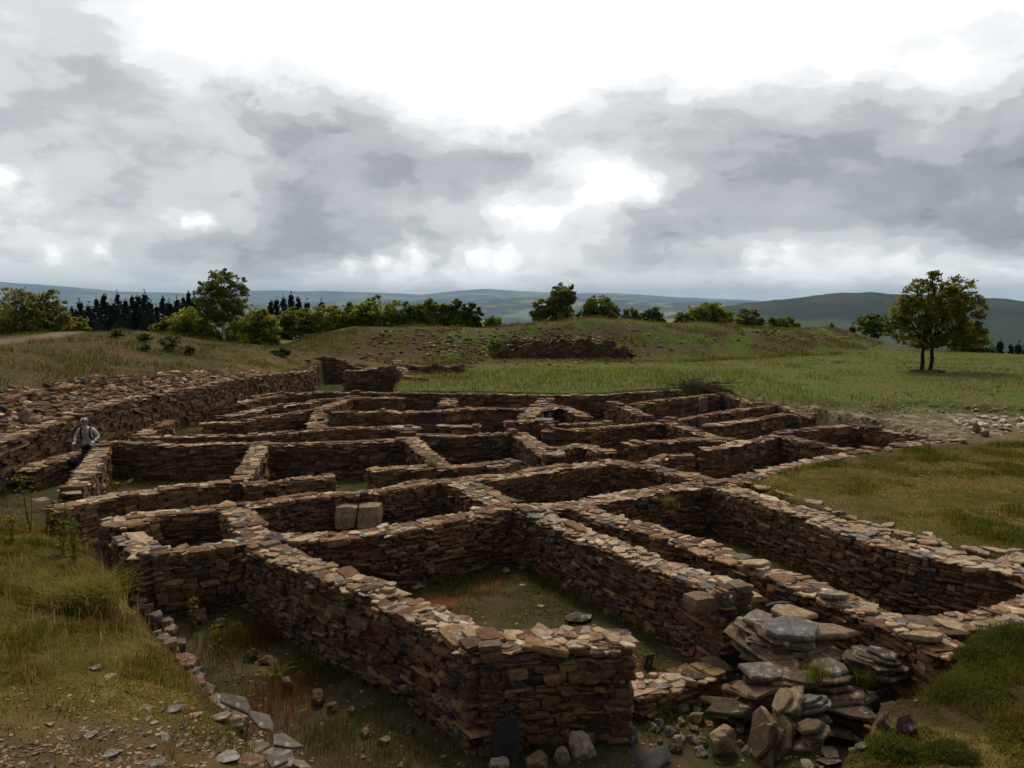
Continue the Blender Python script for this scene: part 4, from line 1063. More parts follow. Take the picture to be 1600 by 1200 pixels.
# flakes on the mound
named = [(142, 1150, 28, 11, GREY * 1.1, 'flat rectangular grey slab alone on the mound'), (259, 1154, 28, 10, SLATE * 2.0, 'bluish slate flake right of the flat rectangular slab'), (238, 1166, 16, 7, TAN * 1.3, 'yellowish chip below the bluish flake'), (304, 1119, 28, 12, PINK * 1.1, 'pink slab on the upper part of the mound stones'),
         (269, 1110, 36, 16, GREY * .9, 'long grey slab lying slanted left of the pink slab'), (355, 1184, 52, 14, SLATE * 2.2, 'long bluish slab at the kerb end'), (240, 1193, 46, 12, GREY * 1.0, 'long grey flake at the bottom edge of the mound'), (172, 1179, 30, 12, SLATE * 1.7, 'slate blue flake near the bottom edge'), (78, 1133, 18, 13, TAN * .9, 'tan lump on the left of the mound'),
         (148, 1045, 22, 14, GREY * .8, 'grey stone half sunk in the grass of the mound'), (172, 1058, 22, 8, TAN, 'tan flake below the half sunk grey stone'), (230, 1106, 24, 10, BROWN * 1.5, 'brown slab left of the long slanted slab'), (240, 1130, 16, 8, PALE * .8, 'pale chip below the long slanted slab'), (281, 1165, 14, 9, PALE * .8, 'white rounded pebble right of the yellowish chip'), (262, 1032, 26, 9, TAN * .7, 'tan stone in grass near the kerb'), (185, 1175, 20, 10, TAN, 'tan flake between two slate flakes'),
         (56, 1178, 18, 9, PINK * .7, 'pinkish pebble at the lower left'), (215, 1140, 14, 8, GREY * .8, 'small grey chip above the bluish flake')]
for a in named: stone_px(*a[:5], a[5], 'slate_flake', 'named flakes on the mound' if False else None, True, cat='stone flake')
for i in range(70):
    px, py = random.uniform(0, 400), 1200 - abs(random.gauss(0, 40))
    s = random.uniform(7, 17)
    g = random.random() < .5
    stone_px(px, py, s, s * .4, (GREY if g else TAN) * random.uniform(.6, 1.0), 'small grey chip in the gravel at the lower left' if g else 'small tan chip in the gravel at the lower left', 'stone_chip', 'grey chips at the lower left' if g else 'tan chips at the lower left', True, cat='stone chip')

# pale stones in the clearing on the right
random.seed(31)
for i in range(46):
    px, py = random.gauss(1545, 34), random.gauss(661, 7)
    if px > 1600: px = 1600 - (px - 1600) * .5
    s = random.uniform(5, 14)
    stone_px(px, py, s, s * .5, PALE * random.uniform(1.1, 1.5), 'white stone in the pale heap on the right', 'pale_stone', 'white stones of the pale heap')
for i in range(40):
    px, py = random.uniform(1360, 1530), random.gauss(660, 16)
    if py < 632: continue
    s = random.uniform(4, 10)
    stone_px(px, py, s, s * .4, PALE * random.uniform(.5, .95), 'scattered pale stone on the gravel clearing', 'pale_stone', 'scattered stones of the gravel clearing')
for px, py, w, h in [(1525, 676, 14, 18), (1540, 682, 16, 14), (1572, 672, 26, 5), (1483, 690, 20, 10), (1505, 693, 16, 8), (1388, 705, 18, 8), (1450, 700, 16, 10)]:
    stone_px(px, py, w, h, TAN * .7, 'brownish stone on the edge of the gravel clearing', 'loose_stone', 'brown stones of the gravel clearing')

# ------------------------------------------------------------------ vegetation
def leaves(acc, C, size, tint, up=.35):
    n = len(C)
    nrm = RNG.normal(0, 1, (n, 3)); nrm[:, 2] = np.abs(nrm[:, 2]) + up; nrm /= np.linalg.norm(nrm, axis=1)[:, None]
    u = np.cross(nrm, RNG.normal(0, 1, (n, 3))); u /= np.linalg.norm(u, axis=1)[:, None]; v = np.cross(nrm, u)
    s = size * RNG.uniform(.6, 1.3, (n, 1))
    V = np.stack([C - u * s, C + v * s * .55, C + u * s, C - v * s * .55], 1).reshape(-1, 3)
    acc.add(V, [(np.arange(n) * 4)[:, None] + np.arange(4)[None]], np.repeat(tint, 4, axis=0))

def blades(acc, P, hgt, wid, tint, lean=.45, droop=.4):
    """P (n,3) roots -> bent three-point blades"""
    n = len(P)
    if n == 0: return
    a = RNG.uniform(0, 2 * math.pi, n); d = np.stack([np.cos(a), np.sin(a)], -1); s = np.stack([-d[:, 1], d[:, 0]], -1)
    ln = np.abs(RNG.normal(0, lean, n))
    h = hgt * RNG.uniform(.55, 1.15, n); w = wid * RNG.uniform(.7, 1.2, n)
    m = P.copy(); m[:, :2] += d * (h * ln * .35)[:, None]; m[:, 2] += h * .6
    e = P.copy(); e[:, :2] += d * (h * (ln + droop * RNG.random(n)) * .95)[:, None]; e[:, 2] += h * RNG.uniform(.8, 1.05, n)
    off = np.column_stack([s * w[:, None] * .5, np.zeros(n)])
    V = np.stack([P - off, P + off, m + off * .8, m - off * .8, e], 1).reshape(-1, 3)
    b = (np.arange(n) * 5)[:, None]
    acc.add(V, [b + np.array([[0, 1, 2, 3]]), b + np.array([[3, 2, 4]])], np.repeat(tint, 5, axis=0))

GREEN, DRY, STRAW, DEEP, RUST, LIME = np.array((.125, .128, .014)), np.array((.21, .150, .032)), np.array((.33, .235, .075)), np.array((.080, .088, .012)), np.array((.22, .075, .022)), np.array((.19, .205, .020))
def gtint(P, cols, wts):
    n = len(P); f = fbm(P[:, 0] / .8 + 3, P[:, 1] / .8, 3)
    idx = np.clip(((f - .3) / .4 + RNG.normal(0, .22, n)) * len(cols), 0, len(cols) - 1).astype(int)
    return np.array(cols)[idx] * RNG.uniform(.7, 1.3, (n, 1))

def scatter(poly, n, cond=None):
    poly = np.asarray(poly)[:, :2]; lo, hi = poly.min(0), poly.max(0)
    Q = RNG.uniform(lo, hi, (n, 2))
    Q = Q[sdf(poly, Q[:, 0], Q[:, 1]) < 0]
    if cond is not None: Q = Q[cond(Q[:, 0], Q[:, 1])]
    return np.column_stack([Q, H(Q[:, 0], Q[:, 1]) - .005])

wall_lines = []
def clear_of_walls(P, margin=.32):
    keep = np.ones(len(P), bool)
    for pts, w in wall_lines:
        d, _ = pline(pts, P[:, 0], P[:, 1]); keep &= d > margin
    return P[keep]

def cover(acc, P, size, k=.50, cols=None, hgt=.05):
    f = fbm(P[:, 0] / .45 + 31, P[:, 1] / .45, 3); P = P[f > k]; f = f[f > k]
    if len(P) == 0: return
    P = P.copy(); P[:, 2] += RNG.random(len(P)) * hgt * np.clip((f - k) / .15, 0.1, 1)
    cc = np.array(cols if cols is not None else [DEEP * .9, GREEN * .7, DEEP, GREEN * .9, RUST * .5])
    idx = (vnoise(P[:, 0] / .3 + 4, P[:, 1] / .3) * len(cc) * .999).astype(int)
    leaves(acc, P, size, cc[idx] * RNG.uniform(.6, 1.4, (len(P), 1)), up=.8)

out_pit = lambda x, y: sdf(PIT, x, y) > .12
in_pit = lambda x, y: sdf(PIT, x, y) < -.1
# mound, near left
mpoly = [(-1.2, 6.2), KERB[1], KERB[2], KERB[3], KERB[4], KERB[5], (-10.6, 16.5), (-13, 16), (-12, 12), (-8.5, 8), (-5.5, 5.2), (-3, 4.6)]
def mound_ok(x, y):
    pb = at(150, 1185, 1.0); d = np.hypot((x - pb[0]) / 1.6, (y - pb[1]) / 1.0)
    return (sdf(PIT, x, y) > .05) & (RNG.random(len(x)) < .10 + .55 * sstep(.5, .62, fbm(x / .33 + 7, y / .33, 2)) + .88 * sstep(.7, 1.7, d * 1.35 + 1.4 * (fbm(x / .5, y / .5, 3) - .5)))
a = Acc()
P = scatter(mpoly, 190000, mound_ok)
nz = fbm(P[:, 0] / .6 + 50, P[:, 1] / .6, 3)
blades(a, P, .025 + .12 * sstep(.45, .7, nz), .0085, gtint(P, [DEEP, GREEN, DRY * .6, DRY * .8, GREEN * .7, DRY, RUST * .6, STRAW * .6], None))
cover(a, scatter(mpoly, 60000, mound_ok), .014)
P = scatter(mpoly, 42000, lambda x, y: (sdf(PIT, x, y) > .05) & (fbm(x / .28 + 77, y / .28, 3) > .54)); blades(a, P, np.full(len(P), .06), .007, gtint(P, [DEEP, GREEN * .7, DRY * .6, RUST * .5, DRY], None))
cover(a, scatter(mpoly, 60000, lambda x, y: sdf(PIT, x, y) > .05), .011, .52, [DEEP * .8, GREEN * .6, DRY * .5, RUST * .4], .03)
P = scatter(mpoly, 5000, mound_ok); blades(a, P, np.full(len(P), .3), .006, gtint(P, [GREEN, DRY, STRAW, STRAW], None), .3)
tag(link('grass', a.mesh('grass'), M_GRASS), 'rough green and straw coloured grass on the near left mound', 'grass', kind='stuff')
# turf at the bottom right and right lawn
a = Acc()
rpoly = [P2(1240, 1260, 1), P2(1700, 1260, 1), P2(1700, 990, 1), P2(1600, 965, 1), P2(1470, 1010, 1), P2(1400, 1090, 1)]
P = scatter(rpoly, 60000, out_pit); nz = fbm(P[:, 0] / .5, P[:, 1] / .5 + 9, 3)
blades(a, P, .025 + .09 * sstep(.5, .72, nz), .007, gtint(P, [DEEP, GREEN * .8, DRY * .8, DRY, GREEN * .8], None))
for px, py, r_, n, hh in [(1480, 1075, .35, 3500, .14), (1540, 1030, .5, 3000, .10), (1590, 1010, .4, 2500, .16), (1430, 1065, .22, 1500, .13), (1400, 1175, .25, 1500, .08)]:
    c = gpt(px, py); Q = RNG.normal(0, r_ * .5, (n, 2)) + c[:2]; P = np.column_stack([Q, H(Q[:, 0], Q[:, 1])]); P = P[out_pit(P[:, 0], P[:, 1])]
    blades(a, P, np.full(len(P), hh), .006, gtint(P, [DEEP, GREEN * .7, GREEN * .8], None))
cover(a, scatter(rpoly, 50000, out_pit), .013, .47, hgt=.06)
for px, py, r_, n, hh in [(1475, 1070, .26, 3500, .16), (1530, 1030, .3, 3000, .14), (1590, 1005, .3, 3000, .2), (1435, 1060, .16, 1500, .13), (1540, 1090, .3, 2500, .1), (1400, 1180, .2, 2000, .1), (1480, 1180, .25, 2000, .08)]:
    c = gpt(px, py); Q = RNG.normal(0, 1, (n, 3)); Q /= np.linalg.norm(Q, axis=1)[:, None]; Q[:, 2] = np.abs(Q[:, 2]); Q *= RNG.uniform(.7, 1.05, (n, 1)) * np.array([r_, r_ * .8, hh]) * (.75 + .5 * fbm(Q[:, 0:1] * 3 + px, Q[:, 1:2] * 3, 2))
    P = c + Q; leaves(a, P[out_pit(P[:, 0], P[:, 1])], .012, DEEP * .8 * RNG.uniform(.6, 1.5, (int(out_pit(P[:, 0], P[:, 1]).sum()), 1)), up=.5)
lpoly = [P2(1150, 752, 1), P2(1330, 822, 1), P2(1700, 910, 1), P2(1900, 800, 1), P2(1700, 690, 1), P2(1500, 690, 1), P2(1400, 702, 1), P2(1270, 725, 1)]
P = scatter(lpoly, 120000, out_pit); nz = fbm(P[:, 0] / .9, P[:, 1] / .9 + 9, 3)
blades(a, P, .03 + .11 * sstep(.45, .7, nz), .012, gtint(P, [DEEP, GREEN * .8, GREEN, DRY, DRY, GREEN * .9], None))
tag(link('grass', a.mesh('grass'), M_GRASS), 'short turf on the right of the ruins', 'grass', kind='stuff')
# back lawn
a = Acc()
bpoly = [P2(608, 612, .95), P2(800, 614, .95), P2(950, 615, .95), P2(1060, 608, .95), P2(1145, 608, .95), P2(1370, 640, .95), P2(1450, 632, .95), P2(1750, 645, .95), (60, 50), (48, 72), (20, 80), (2, 60), (-7, 52)]
P = scatter(bpoly, 110000, out_pit); r_ = np.hypot(P[:, 0], P[:, 1]); nz = fbm(P[:, 0] / 1.6, P[:, 1] / 1.6 + 4, 3)
meadow = 1 - sstep(43, 48, P[:, 1] + (P[:, 0] - 2) * -.3)
meadow = (P[:, 1] < 46) & (P[:, 0] < 13)
blades(a, P, np.where(meadow, .16 + .22 * nz, .06 + .14 * sstep(.45, .7, nz)), .03, gtint(P, [np.array((.085, .12, .014)), np.array((.11, .15, .016)), GREEN, LIME * .9, DRY * .9, np.array((.12, .16, .018)), LIME], None))
tag(link('grass', a.mesh('grass'), M_GRASS), 'green meadow grass behind the ruins', 'grass', kind='stuff')
# ramparts
a = Acc()
P = scatter([(-13.5, 16), (-13.6, 33), (-11.5, 45), (-10.5, 56), (-16, 62), (-34, 60), (-34, 25), (-20, 14)], 90000)
dp, _ = pline(PATH, P[:, 0], P[:, 1]); P = P[(dp > .8)]; nz = fbm(P[:, 0] / 1.1, P[:, 1] / 1.1 + 4, 3)
dl, _ = pline(RAMP, P[:, 0], P[:, 1]); P = P[(dl > np.interp(P[:, 1], [15, 27, 31, 36, 40], [3.2, 3.2, 2.8, 1.5, .7])) | (RNG.random(len(P)) < .12)]; nz = fbm(P[:, 0] / 1.1, P[:, 1] / 1.1 + 4, 3)
blades(a, P, .06 + .24 * sstep(.45, .72, nz), .022, gtint(P, [DEEP, GREEN * .7, GREEN * .8, DEEP, DRY * .75, RUST * .6, DRY * .8, GREEN * .6, DEEP * .8], None))
P = scatter([(-12, 50), (-10, 52), (-6, 49), (0, 52), (12, 53), (24, 60), (36, 74), (33, 88), (10, 76), (-10, 70), (-18, 62)], 120000); nz = fbm(P[:, 0] / 1.3, P[:, 1] / 1.3 + 14, 3)
blades(a, P, .05 + .28 * sstep(.48, .75, nz), .035, gtint(P, [GREEN * .7, RUST * .55, DRY * .75, GREEN * .8, DRY * .8, RUST * .6, DEEP], None))
tag(link('grass', a.mesh('grass'), M_GRASS), 'rough grass and heather covering the ramparts', 'grass', kind='stuff')
# floors of the rooms and passages
a = Acc()
cover(a, scatter(PIT, 90000, in_pit), .022, .50, [DEEP * .8, GREEN * .6, DEEP * .9, DRY * .5, GREEN * .7])
P = scatter(PIT, 170000, in_pit); nz = fbm(P[:, 0] / .8 + 21, P[:, 1] / .8 + 4, 3); P = P[nz > .44]; nz = nz[nz > .44]
r_ = np.hypot(P[:, 0], P[:, 1])
rm = sdf(ROOM1, P[:, 0], P[:, 1])
P_k = (rm > 0) | (nz > .47); P, nz, r_ = P[P_k], nz[P_k], r_[P_k]
blades(a, P, .03 + .15 * sstep(.5, .75, nz), .006 + .0006 * r_, gtint(P, [DEEP, GREEN * .7, GREEN * .8, DRY * .8, DEEP * 1.3], None))
for px, py, n, hh, cc in [(400, 1000, 500, .26, RUST * .55), (440, 1085, 420, .22, RUST * .7), (370, 1005, 700, .3, GREEN * .5), (320, 945, 1300, .32, GREEN * .5), (420, 1120, 350, .18, RUST * .8), (480, 1060, 800, .16, DEEP), (520, 1150, 900, .15, DEEP), (620, 1180, 700, .14, DEEP)]:
    c = gpt(px, py); Q = RNG.normal(0, .26, (n, 2)) + c[:2]; P = np.column_stack([Q, H(Q[:, 0], Q[:, 1])])
    blades(a, P, np.full(len(P), hh), .006, cc * RNG.uniform(.6, 1.3, (len(P), 1)), .2)
cover(a, scatter(ROOM1, 30000), .017, .40, [DEEP * .8, GREEN * .6, DEEP, RUST * .4, GREEN * .7], .03)
for pa_, w_, ok in WALLS:
    if not ok: continue
    m_ = int(pa_.len * 26); t_ = np.repeat(RNG.random(m_) * pa_.len, 7); sd_ = np.repeat(RNG.choice([-1., 1.], m_), 7)
    keep = np.repeat(fbm(t_[::7] * .9 + w_ * 40, sd_[::7] * 3, 2) > .5, 7); t_, sd_ = t_[keep], sd_[keep]
    if len(t_) == 0: continue
    P_, D_ = pa_.get(t_); o_ = sd_ * (w_ / 2 + .03 + np.abs(RNG.normal(0, .09, len(t_))))
    Q = np.column_stack([P_[:, 0] + D_[:, 1] * o_ + RNG.normal(0, .02, len(t_)), P_[:, 1] - D_[:, 0] * o_ + RNG.normal(0, .02, len(t_))])
    Q = np.column_stack([Q, H(Q[:, 0], Q[:, 1]) - .01]); Q = Q[in_pit(Q[:, 0], Q[:, 1])]
    blades(a, Q, np.full(len(Q), .17), .005 + .0005 * np.hypot(Q[:, 0], Q[:, 1]), gtint(Q, [DEEP, GREEN * .7, DEEP, GREEN * .8, DRY * .8], None), .35)
    m_ = max(1, int(pa_.len * 1.2)); t_ = np.repeat(RNG.random(m_) * pa_.len, 16); P_, D_ = pa_.get(t_); o_ = np.repeat(RNG.uniform(-.5, .5, m_) * w_, 16)
    Q = np.column_stack([P_[:, 0] + D_[:, 1] * o_ + RNG.normal(0, .03, len(t_)), P_[:, 1] - D_[:, 0] * o_ + RNG.normal(0, .03, len(t_)), P_[:, 2] - .03])
    blades(a, Q, np.full(len(Q), .07), .005 + .0004 * np.hypot(Q[:, 0], Q[:, 1]), gtint(Q, [DEEP, GREEN * .8, DRY * .8, STRAW * .6], None), .4)
tag(link('grass', a.mesh('grass'), M_GRASS), 'sparse grass and rusty sorrel on the floors of the ruins', 'grass', kind='stuff')
# tussock
a = Acc(); c = gpt(135, 955); n = 900
Q = RNG.normal(0, .19, (n, 2)); P = np.column_stack([Q, np.zeros(n)])
blades(a, P, np.full(n, .5), .012, np.array([LIME * 1.2, GREEN * 1.2, DRY, STRAW * .9])[RNG.integers(0, 4, n)] * RNG.uniform(.7, 1.2, (n, 1)), .75, .8)
tag(link('grass_tussock', a.mesh('grass_tussock'), M_GRASS, None, tuple(c)), 'tall arching yellow green grass tussock at the edge of the mound', 'grass tussock')
for px, py, hh, lab in [(1275, 1060, .22, 'green grass tuft growing on the slate ledge'), (1350, 1070, .24, 'grass tuft in the hollow right of the slate ledge'), (1045, 790, .2, 'grass tuft on top of the wall beside the passage'), (675, 730, .2, 'small green tuft on the double ledge wall')]:
    a = Acc(); n = 160; z_ = {1275: .66, 1350: .5, 1045: 1.0, 675: 1.0}[px]; c = at(px, py, z_)
    Q = RNG.normal(0, .06, (n, 2)); blades(a, np.column_stack([Q, np.zeros(n)]), np.full(n, hh), .008, np.tile(GREEN * 1.1, (n, 1)) * RNG.uniform(.7, 1.3, (n, 1)), .35)
    tag(link('grass_tuft', a.mesh('grass_tuft'), M_GRASS, None, tuple(c)), lab, 'grass tuft')

def tube(acc, pts, radii, tint, sides=6):
    pts = np.asarray(pts, float); n = len(pts); V = []
    for i in range(n):
        d = pts[min(i + 1, n - 1)] - pts[max(i - 1, 0)]; d /= np.linalg.norm(d) + 1e-9
        u = np.cross(d, [0, 0, 1.0] if abs(d[2]) < .9 else [1.0, 0, 0]); u /= np.linalg.norm(u); v = np.cross(d, u)
        a = np.arange(sides) / sides * 2 * math.pi
        V.append(pts[i] + radii[i] * (np.cos(a)[:, None] * u + np.sin(a)[:, None] * v))
    i, j = np.meshgrid(np.arange(n - 1), np.arange(sides), indexing='ij'); j2 = (j + 1) % sides
    F = np.stack([i * sides + j, i * sides + j2, (i + 1) * sides + j2, (i + 1) * sides + j], -1).reshape(-1, 4)
    cap = (np.arange(sides) + (n - 1) * sides)[None]
    acc.add(np.vstack(V), [F, cap] if sides != 4 else [F], tint)

def wander(a, b, n, amp):
    a, b = np.asarray(a, float), np.asarray(b, float); t = np.linspace(0, 1, n)[:, None]
    p = a + (b - a) * t; p[1:-1] += RNG.normal(0, amp, (n - 2, 3)) * [1, 1, .3]; return p

def tree(name, label, base, trunks, lobes, nleaf, lsize, cols, bark=(.06, .048, .036), group=None, clump=.16, tr=.09, cat='tree', perclump=26, fill=.55):
    """lobes: (dx, dy, dz, rx, ry, rz) relative to the base; trunks: list of (dx, dy) foot offsets"""
    root = empty(name, tuple(float(c) for c in base)); tb = Acc(); cr = Acc()
    lob = [np.array(l, float) for l in lobes]
    vol = np.array([l[3] * l[4] * l[5] for l in lob]) ** .8; vol /= vol.sum()
    heads = []
    for ti, (tx, ty) in enumerate(trunks):
        mine = [l for i, l in enumerate(lob) if i % len(trunks) == ti] or lob[:1]
        zj = min(l[2] - l[5] * .55 for l in mine)
        zj = max(zj, .25)
        fork = np.array([tx * 1.2 + RNG.normal(0, .06), ty, zj])
        p = wander((tx, ty, -.15), fork, 5, .04); tube(tb, p, np.linspace(tr * 1.25, tr * .85, 5), bark, 7)
        for l in mine:
            q = wander(fork, l[:3] + [0, 0, l[5] * .5], 6, .07); tube(tb, q, np.linspace(tr * .75, tr * .2, 6), bark, 6)
            heads.append((l, q))
    for (l, q), vv in zip([(l, None) for l in lob], vol):
        nc = max(4, int(nleaf * vv / perclump))
        d = RNG.normal(0, 1, (nc, 3)); d /= np.linalg.norm(d, axis=1)[:, None]
        rad = RNG.random(nc) ** (1 / 3) * (1 - fill) + fill
        rad *= RNG.uniform(.75, 1.12, nc)
        cc = l[:3] + d * rad[:, None] * l[3:6]
        cc = cc[cc[:, 2] > .15]
        # limbs reaching the clumps
        for c in cc[:: max(1, len(cc) // 9)]:
            s = l[:3] + (c - l[:3]) * .1 - [0, 0, l[5] * .3]
            tube(tb, wander(s, c, 4, .05), np.linspace(tr * .3, tr * .07, 4), bark, 4)
        rcl = clump * (l[3] * l[5]) ** .5
        for c in cc:
            k = int(perclump * RNG.uniform(.5, 1.5)); kk = cols[RNG.integers(len(cols))]
            L_ = c + RNG.normal(0, 1, (k, 3)) * rcl * [1.05, 1.05, .6]
            leaves(cr, L_, lsize, np.array(kk) * RNG.uniform(.65, 1.3, (k, 1)) * RNG.uniform(.8, 1.15))
    if trunks: link('trunk', tb.mesh('trunk'), M_BARK, root)
    link('crown', cr.mesh('crown'), M_LEAF, root)
    return tag(root, label, cat, group)

def tree_px(name, label, px, top, base_y, wpx, D, lobes, nleaf, cols, **k):
    """lobes in units of the tree's own width (x, y) and height (z)"""
    b = atd(px, base_y, D); Hh = (base_y - top) / FPX * D; Wd = wpx / FPX * D
    b[2] = min(b[2], h1(b[0], b[1]) + .05) if k.pop('drop', False) else b[2]
    Hh = atd(px, top, D)[2] - b[2]
    lob = [(x * Wd, y * Wd, z * Hh, rx * Wd, ry * Wd, rz * Hh) for x, y, z, rx, ry, rz in lobes]
    ls = k.pop('leaf', .0024) * D
    trunks = [(x * Wd, y * Wd) for x, y in k.pop('trunks', [(0, 0)])]
    return tree(name, label, b, trunks, lob, nleaf, ls, cols, **k)

OLIVE, MOSS, YEL, DKG, BIRCH, MID = (.215, .22, .026), (.13, .165, .022), (.29, .27, .028), (.075, .095, .018), (.185, .19, .036), (.15, .20, .024)
np_seed = 0
LONE = [(.02, 0, .88, .11, .12, .10), (-.10, 0, .77, .15, .16, .13), (-.25, 0, .62, .15, .16, .13), (-.10, .02, .55, .22, .22, .15), (-.26, 0, .38, .15, .18, .11), (.32, 0, .81, .15, .17, .12), (.44, 0, .63, .15, .18, .14), (.24, 0, .64, .20, .22, .18),
        (.42, 0, .42, .17, .2, .12), (.12, -.05, .46, .25, .24, .17), (.12, 0, .66, .20, .2, .17), (.16, 0, .80, .10, .12, .09), (.32, 0, .29, .20, .2, .09), (-.05, 0, .30, .22, .2, .08), (.46, 0, .26, .10, .12, .07), (-.34, 0, .50, .08, .1, .08)]
tree_px('oak_tree', 'lone broad oak with two trunks standing on the lawn at the right', 1444, 420, 580, 152, 46, LONE, 16500, [(.215, .20, .024), (.18, .18, .022), (.28, .24, .028), (.12, .125, .018)], trunks=[(-.025, 0), (.055, 0)], bark=(.035, .027, .020), leaf=.0021, tr=.10, clump=.13, fill=.5)
ring_a = Acc(); c = gpt(1447, 581)
for i in range(26):
    an = i / 26 * 6.28; rock_into(ring_a, (math.cos(an) * .85 + random.gauss(0, .1), math.sin(an) * .5, .05), (.14, .1, .09), BROWN * random.uniform(.4, .9))
tag(link('stone_ring', ring_a.mesh('stone_ring'), M_STONE, None, tuple(c)), 'ring of dark stones round the foot of the lone oak', 'stone ring')

BUSH = [(0, 0, .55, .36, .3, .38), (-.25, 0, .42, .25, .25, .34), (.26, 0, .40, .25, .25, .32), (.02, -.05, .3, .42, .3, .3), (.1, 0, .75, .2, .2, .22)]
BIR = [(0, 0, .78, .22, .22, .2), (-.2, 0, .62, .26, .24, .2), (.2, 0, .60, .26, .24, .2), (0, 0, .45, .42, .32, .24), (.28, 0, .80, .10, .1, .10), (-.25, 0, .80, .12, .1, .08), (.05, 0, .92, .1, .1, .08), (0, 0, .25, .40, .3, .18)]
OAK = [(0, 0, .6, .4, .35, .3), (-.3, 0, .42, .24, .24, .26), (.3, 0, .42, .24, .24, .26), (0, 0, .3, .45, .35, .25), (-.12, 0, .82, .14, .14, .16), (.18, 0, .78, .14, .14, .16)]
def T_(name, label, px, top, base, w, D, lob, n, cols, **k): tree_px(name, label, px, top, base, w, D, lob, n, cols, **k)
BL = dict(cat='bush', tr=.05)
T_('willow_bush', 'large dark olive bush at the left frame edge', 30, 447, 552, 110, 50, BUSH, 7500, [BIRCH, (.22, .19, .04), (.16, .155, .035)], **BL)
T_('willow_bush', 'tall thin topped bush right of the large left bush', 82, 452, 548, 62, 51, BIR, 4200, [BIRCH, (.24, .21, .045), (.17, .165, .035)], **BL)
T_('willow_bush', 'dark bush cut off by the left frame edge', -22, 462, 556, 80, 48, BUSH, 3400, [BIRCH, (.19, .17, .035)], **BL)
T_('low_bush', 'small light green bush at the end of the left rampart path', 118, 494, 522, 50, 58, BUSH, 1800, [OLIVE, MID, YEL], **BL)
T_('birch_tree', 'tall birch with a white trunk above the gate', 350, 419, 546, 96, 52, [(0, 0, .80, .22, .22, .18), (-.2, 0, .66, .24, .24, .17), (.2, 0, .64, .24, .24, .17), (0, 0, .52, .36, .3, .18), (.28, 0, .82, .10, .1, .10), (-.25, 0, .80, .12, .1, .08), (.05, 0, .93, .1, .1, .07), (-.18, 0, .38, .22, .2, .12), (.2, 0, .37, .22, .2, .12)], 8200, [BIRCH, (.21, .215, .036), (.15, .16, .028), MOSS], bark=(.42, .38, .33), tr=.10, leaf=.0021, clump=.12, fill=.6)
T_('low_bush', 'bright yellow green bush right of the white trunked birch', 406, 474, 552, 62, 55, BUSH, 4500, [YEL, OLIVE, MID], **BL)
T_('low_bush', 'yellow green bush left of the white trunked birch', 296, 480, 536, 62, 57, BUSH, 3600, [OLIVE, YEL, MID], **BL)
T_('low_bush', 'low dark green bush on the rampart top left of the birch', 262, 494, 530, 50, 59, BUSH, 2200, [MID, MOSS, OLIVE], **BL)
T_('low_bush', 'low dark bush at the foot of the white trunked birch', 318, 500, 550, 60, 56.5, BUSH, 2200, [MOSS, DKG, MID], **BL)
T_('low_bush', 'olive bush close behind the white birch trunk', 366, 492, 550, 60, 57, BUSH, 2400, [MID, MOSS, OLIVE], **BL)
for px, top, w, cols, lab, lob in [
    (468, 478, 64, [MID, OLIVE, MOSS], 'rounded mid green tree right of the gap behind the gate', OAK), (512, 474, 66, [OLIVE, MID, YEL], 'yellowish green tree right of the rounded mid green one', OAK),
    (556, 471, 56, [MID, MOSS, OLIVE], 'mid green tree left of the tallest skyline tree', OAK), (596, 458, 78, [OLIVE, MID, MOSS], 'tallest leafy tree in the green row behind the gate', OAK),
    (642, 471, 56, [MOSS, MID, DKG], 'dark green tree right of the tallest leafy tree', OAK), (676, 468, 58, [MID, MOSS, OLIVE], 'spiky topped green tree in the middle of the green row', BIR),
    (712, 468, 50, [MOSS, DKG, MID], 'dark tree near the right end of the green row', BIR), (738, 474, 40, [MOSS, MID, DKG], 'last dark tree at the right end of the green row', BIR), (770, 492, 34, [OLIVE, BIRCH], 'small sparse shrub right of the green row', BUSH)]:
    T_('leafy_tree', lab, px, top, 526, w, 68, lob, 3600 if w > 45 else 2000, cols, tr=.07, group='green trees behind the gate')
T_('birch_tree', 'wispy birch on the back rampart skyline', 876, 439, 508, 46, 72, [(0, 0, .75, .3, .3, .2), (-.1, 0, .55, .42, .3, .2), (.2, 0, .62, .3, .3, .2), (.3, 0, .9, .12, .1, .1), (0, 0, .3, .5, .4, .25)], 4200, [BIRCH, MID, MOSS], tr=.07)
T_('birch_tree', 'drooping lower birch leaning left of the wispy birch', 846, 468, 506, 36, 72, BIR, 1700, [BIRCH, (.19, .20, .05)], tr=.05)
T_('leafy_tree', 'dense dark oak right of the wispy birch', 936, 461, 510, 62, 73, OAK, 3800, [MOSS, DKG, OLIVE], tr=.07)
T_('low_bush', 'small light green bush right of the dense dark oak', 985, 482, 510, 36, 74, BUSH, 1500, [MID, OLIVE], **BL)
T_('low_bush', 'small round dark bush next to the light green one', 1020, 481, 510, 42, 75, BUSH, 1900, [MOSS, MID, DKG], **BL)
T_('low_bush', 'low green bush left of the broad pale oak', 1068, 487, 512, 36, 77, BUSH, 1300, [OLIVE, MID], **BL)
T_('leafy_tree', 'broad pale green oak on the back rampart', 1106, 471, 515, 74, 78, OAK, 4200, [OLIVE, MID, YEL], tr=.07)
T_('leafy_tree', 'dark grey green tree right of the broad pale oak', 1169, 481, 518, 44, 82, OAK, 2200, [BIRCH, MOSS, DKG], tr=.06)
T_('low_bush', 'rounded low green bush at the right end of the rampart trees', 1220, 492, 520, 54, 84, BUSH, 2000, [MID, BIRCH, MOSS], **BL)
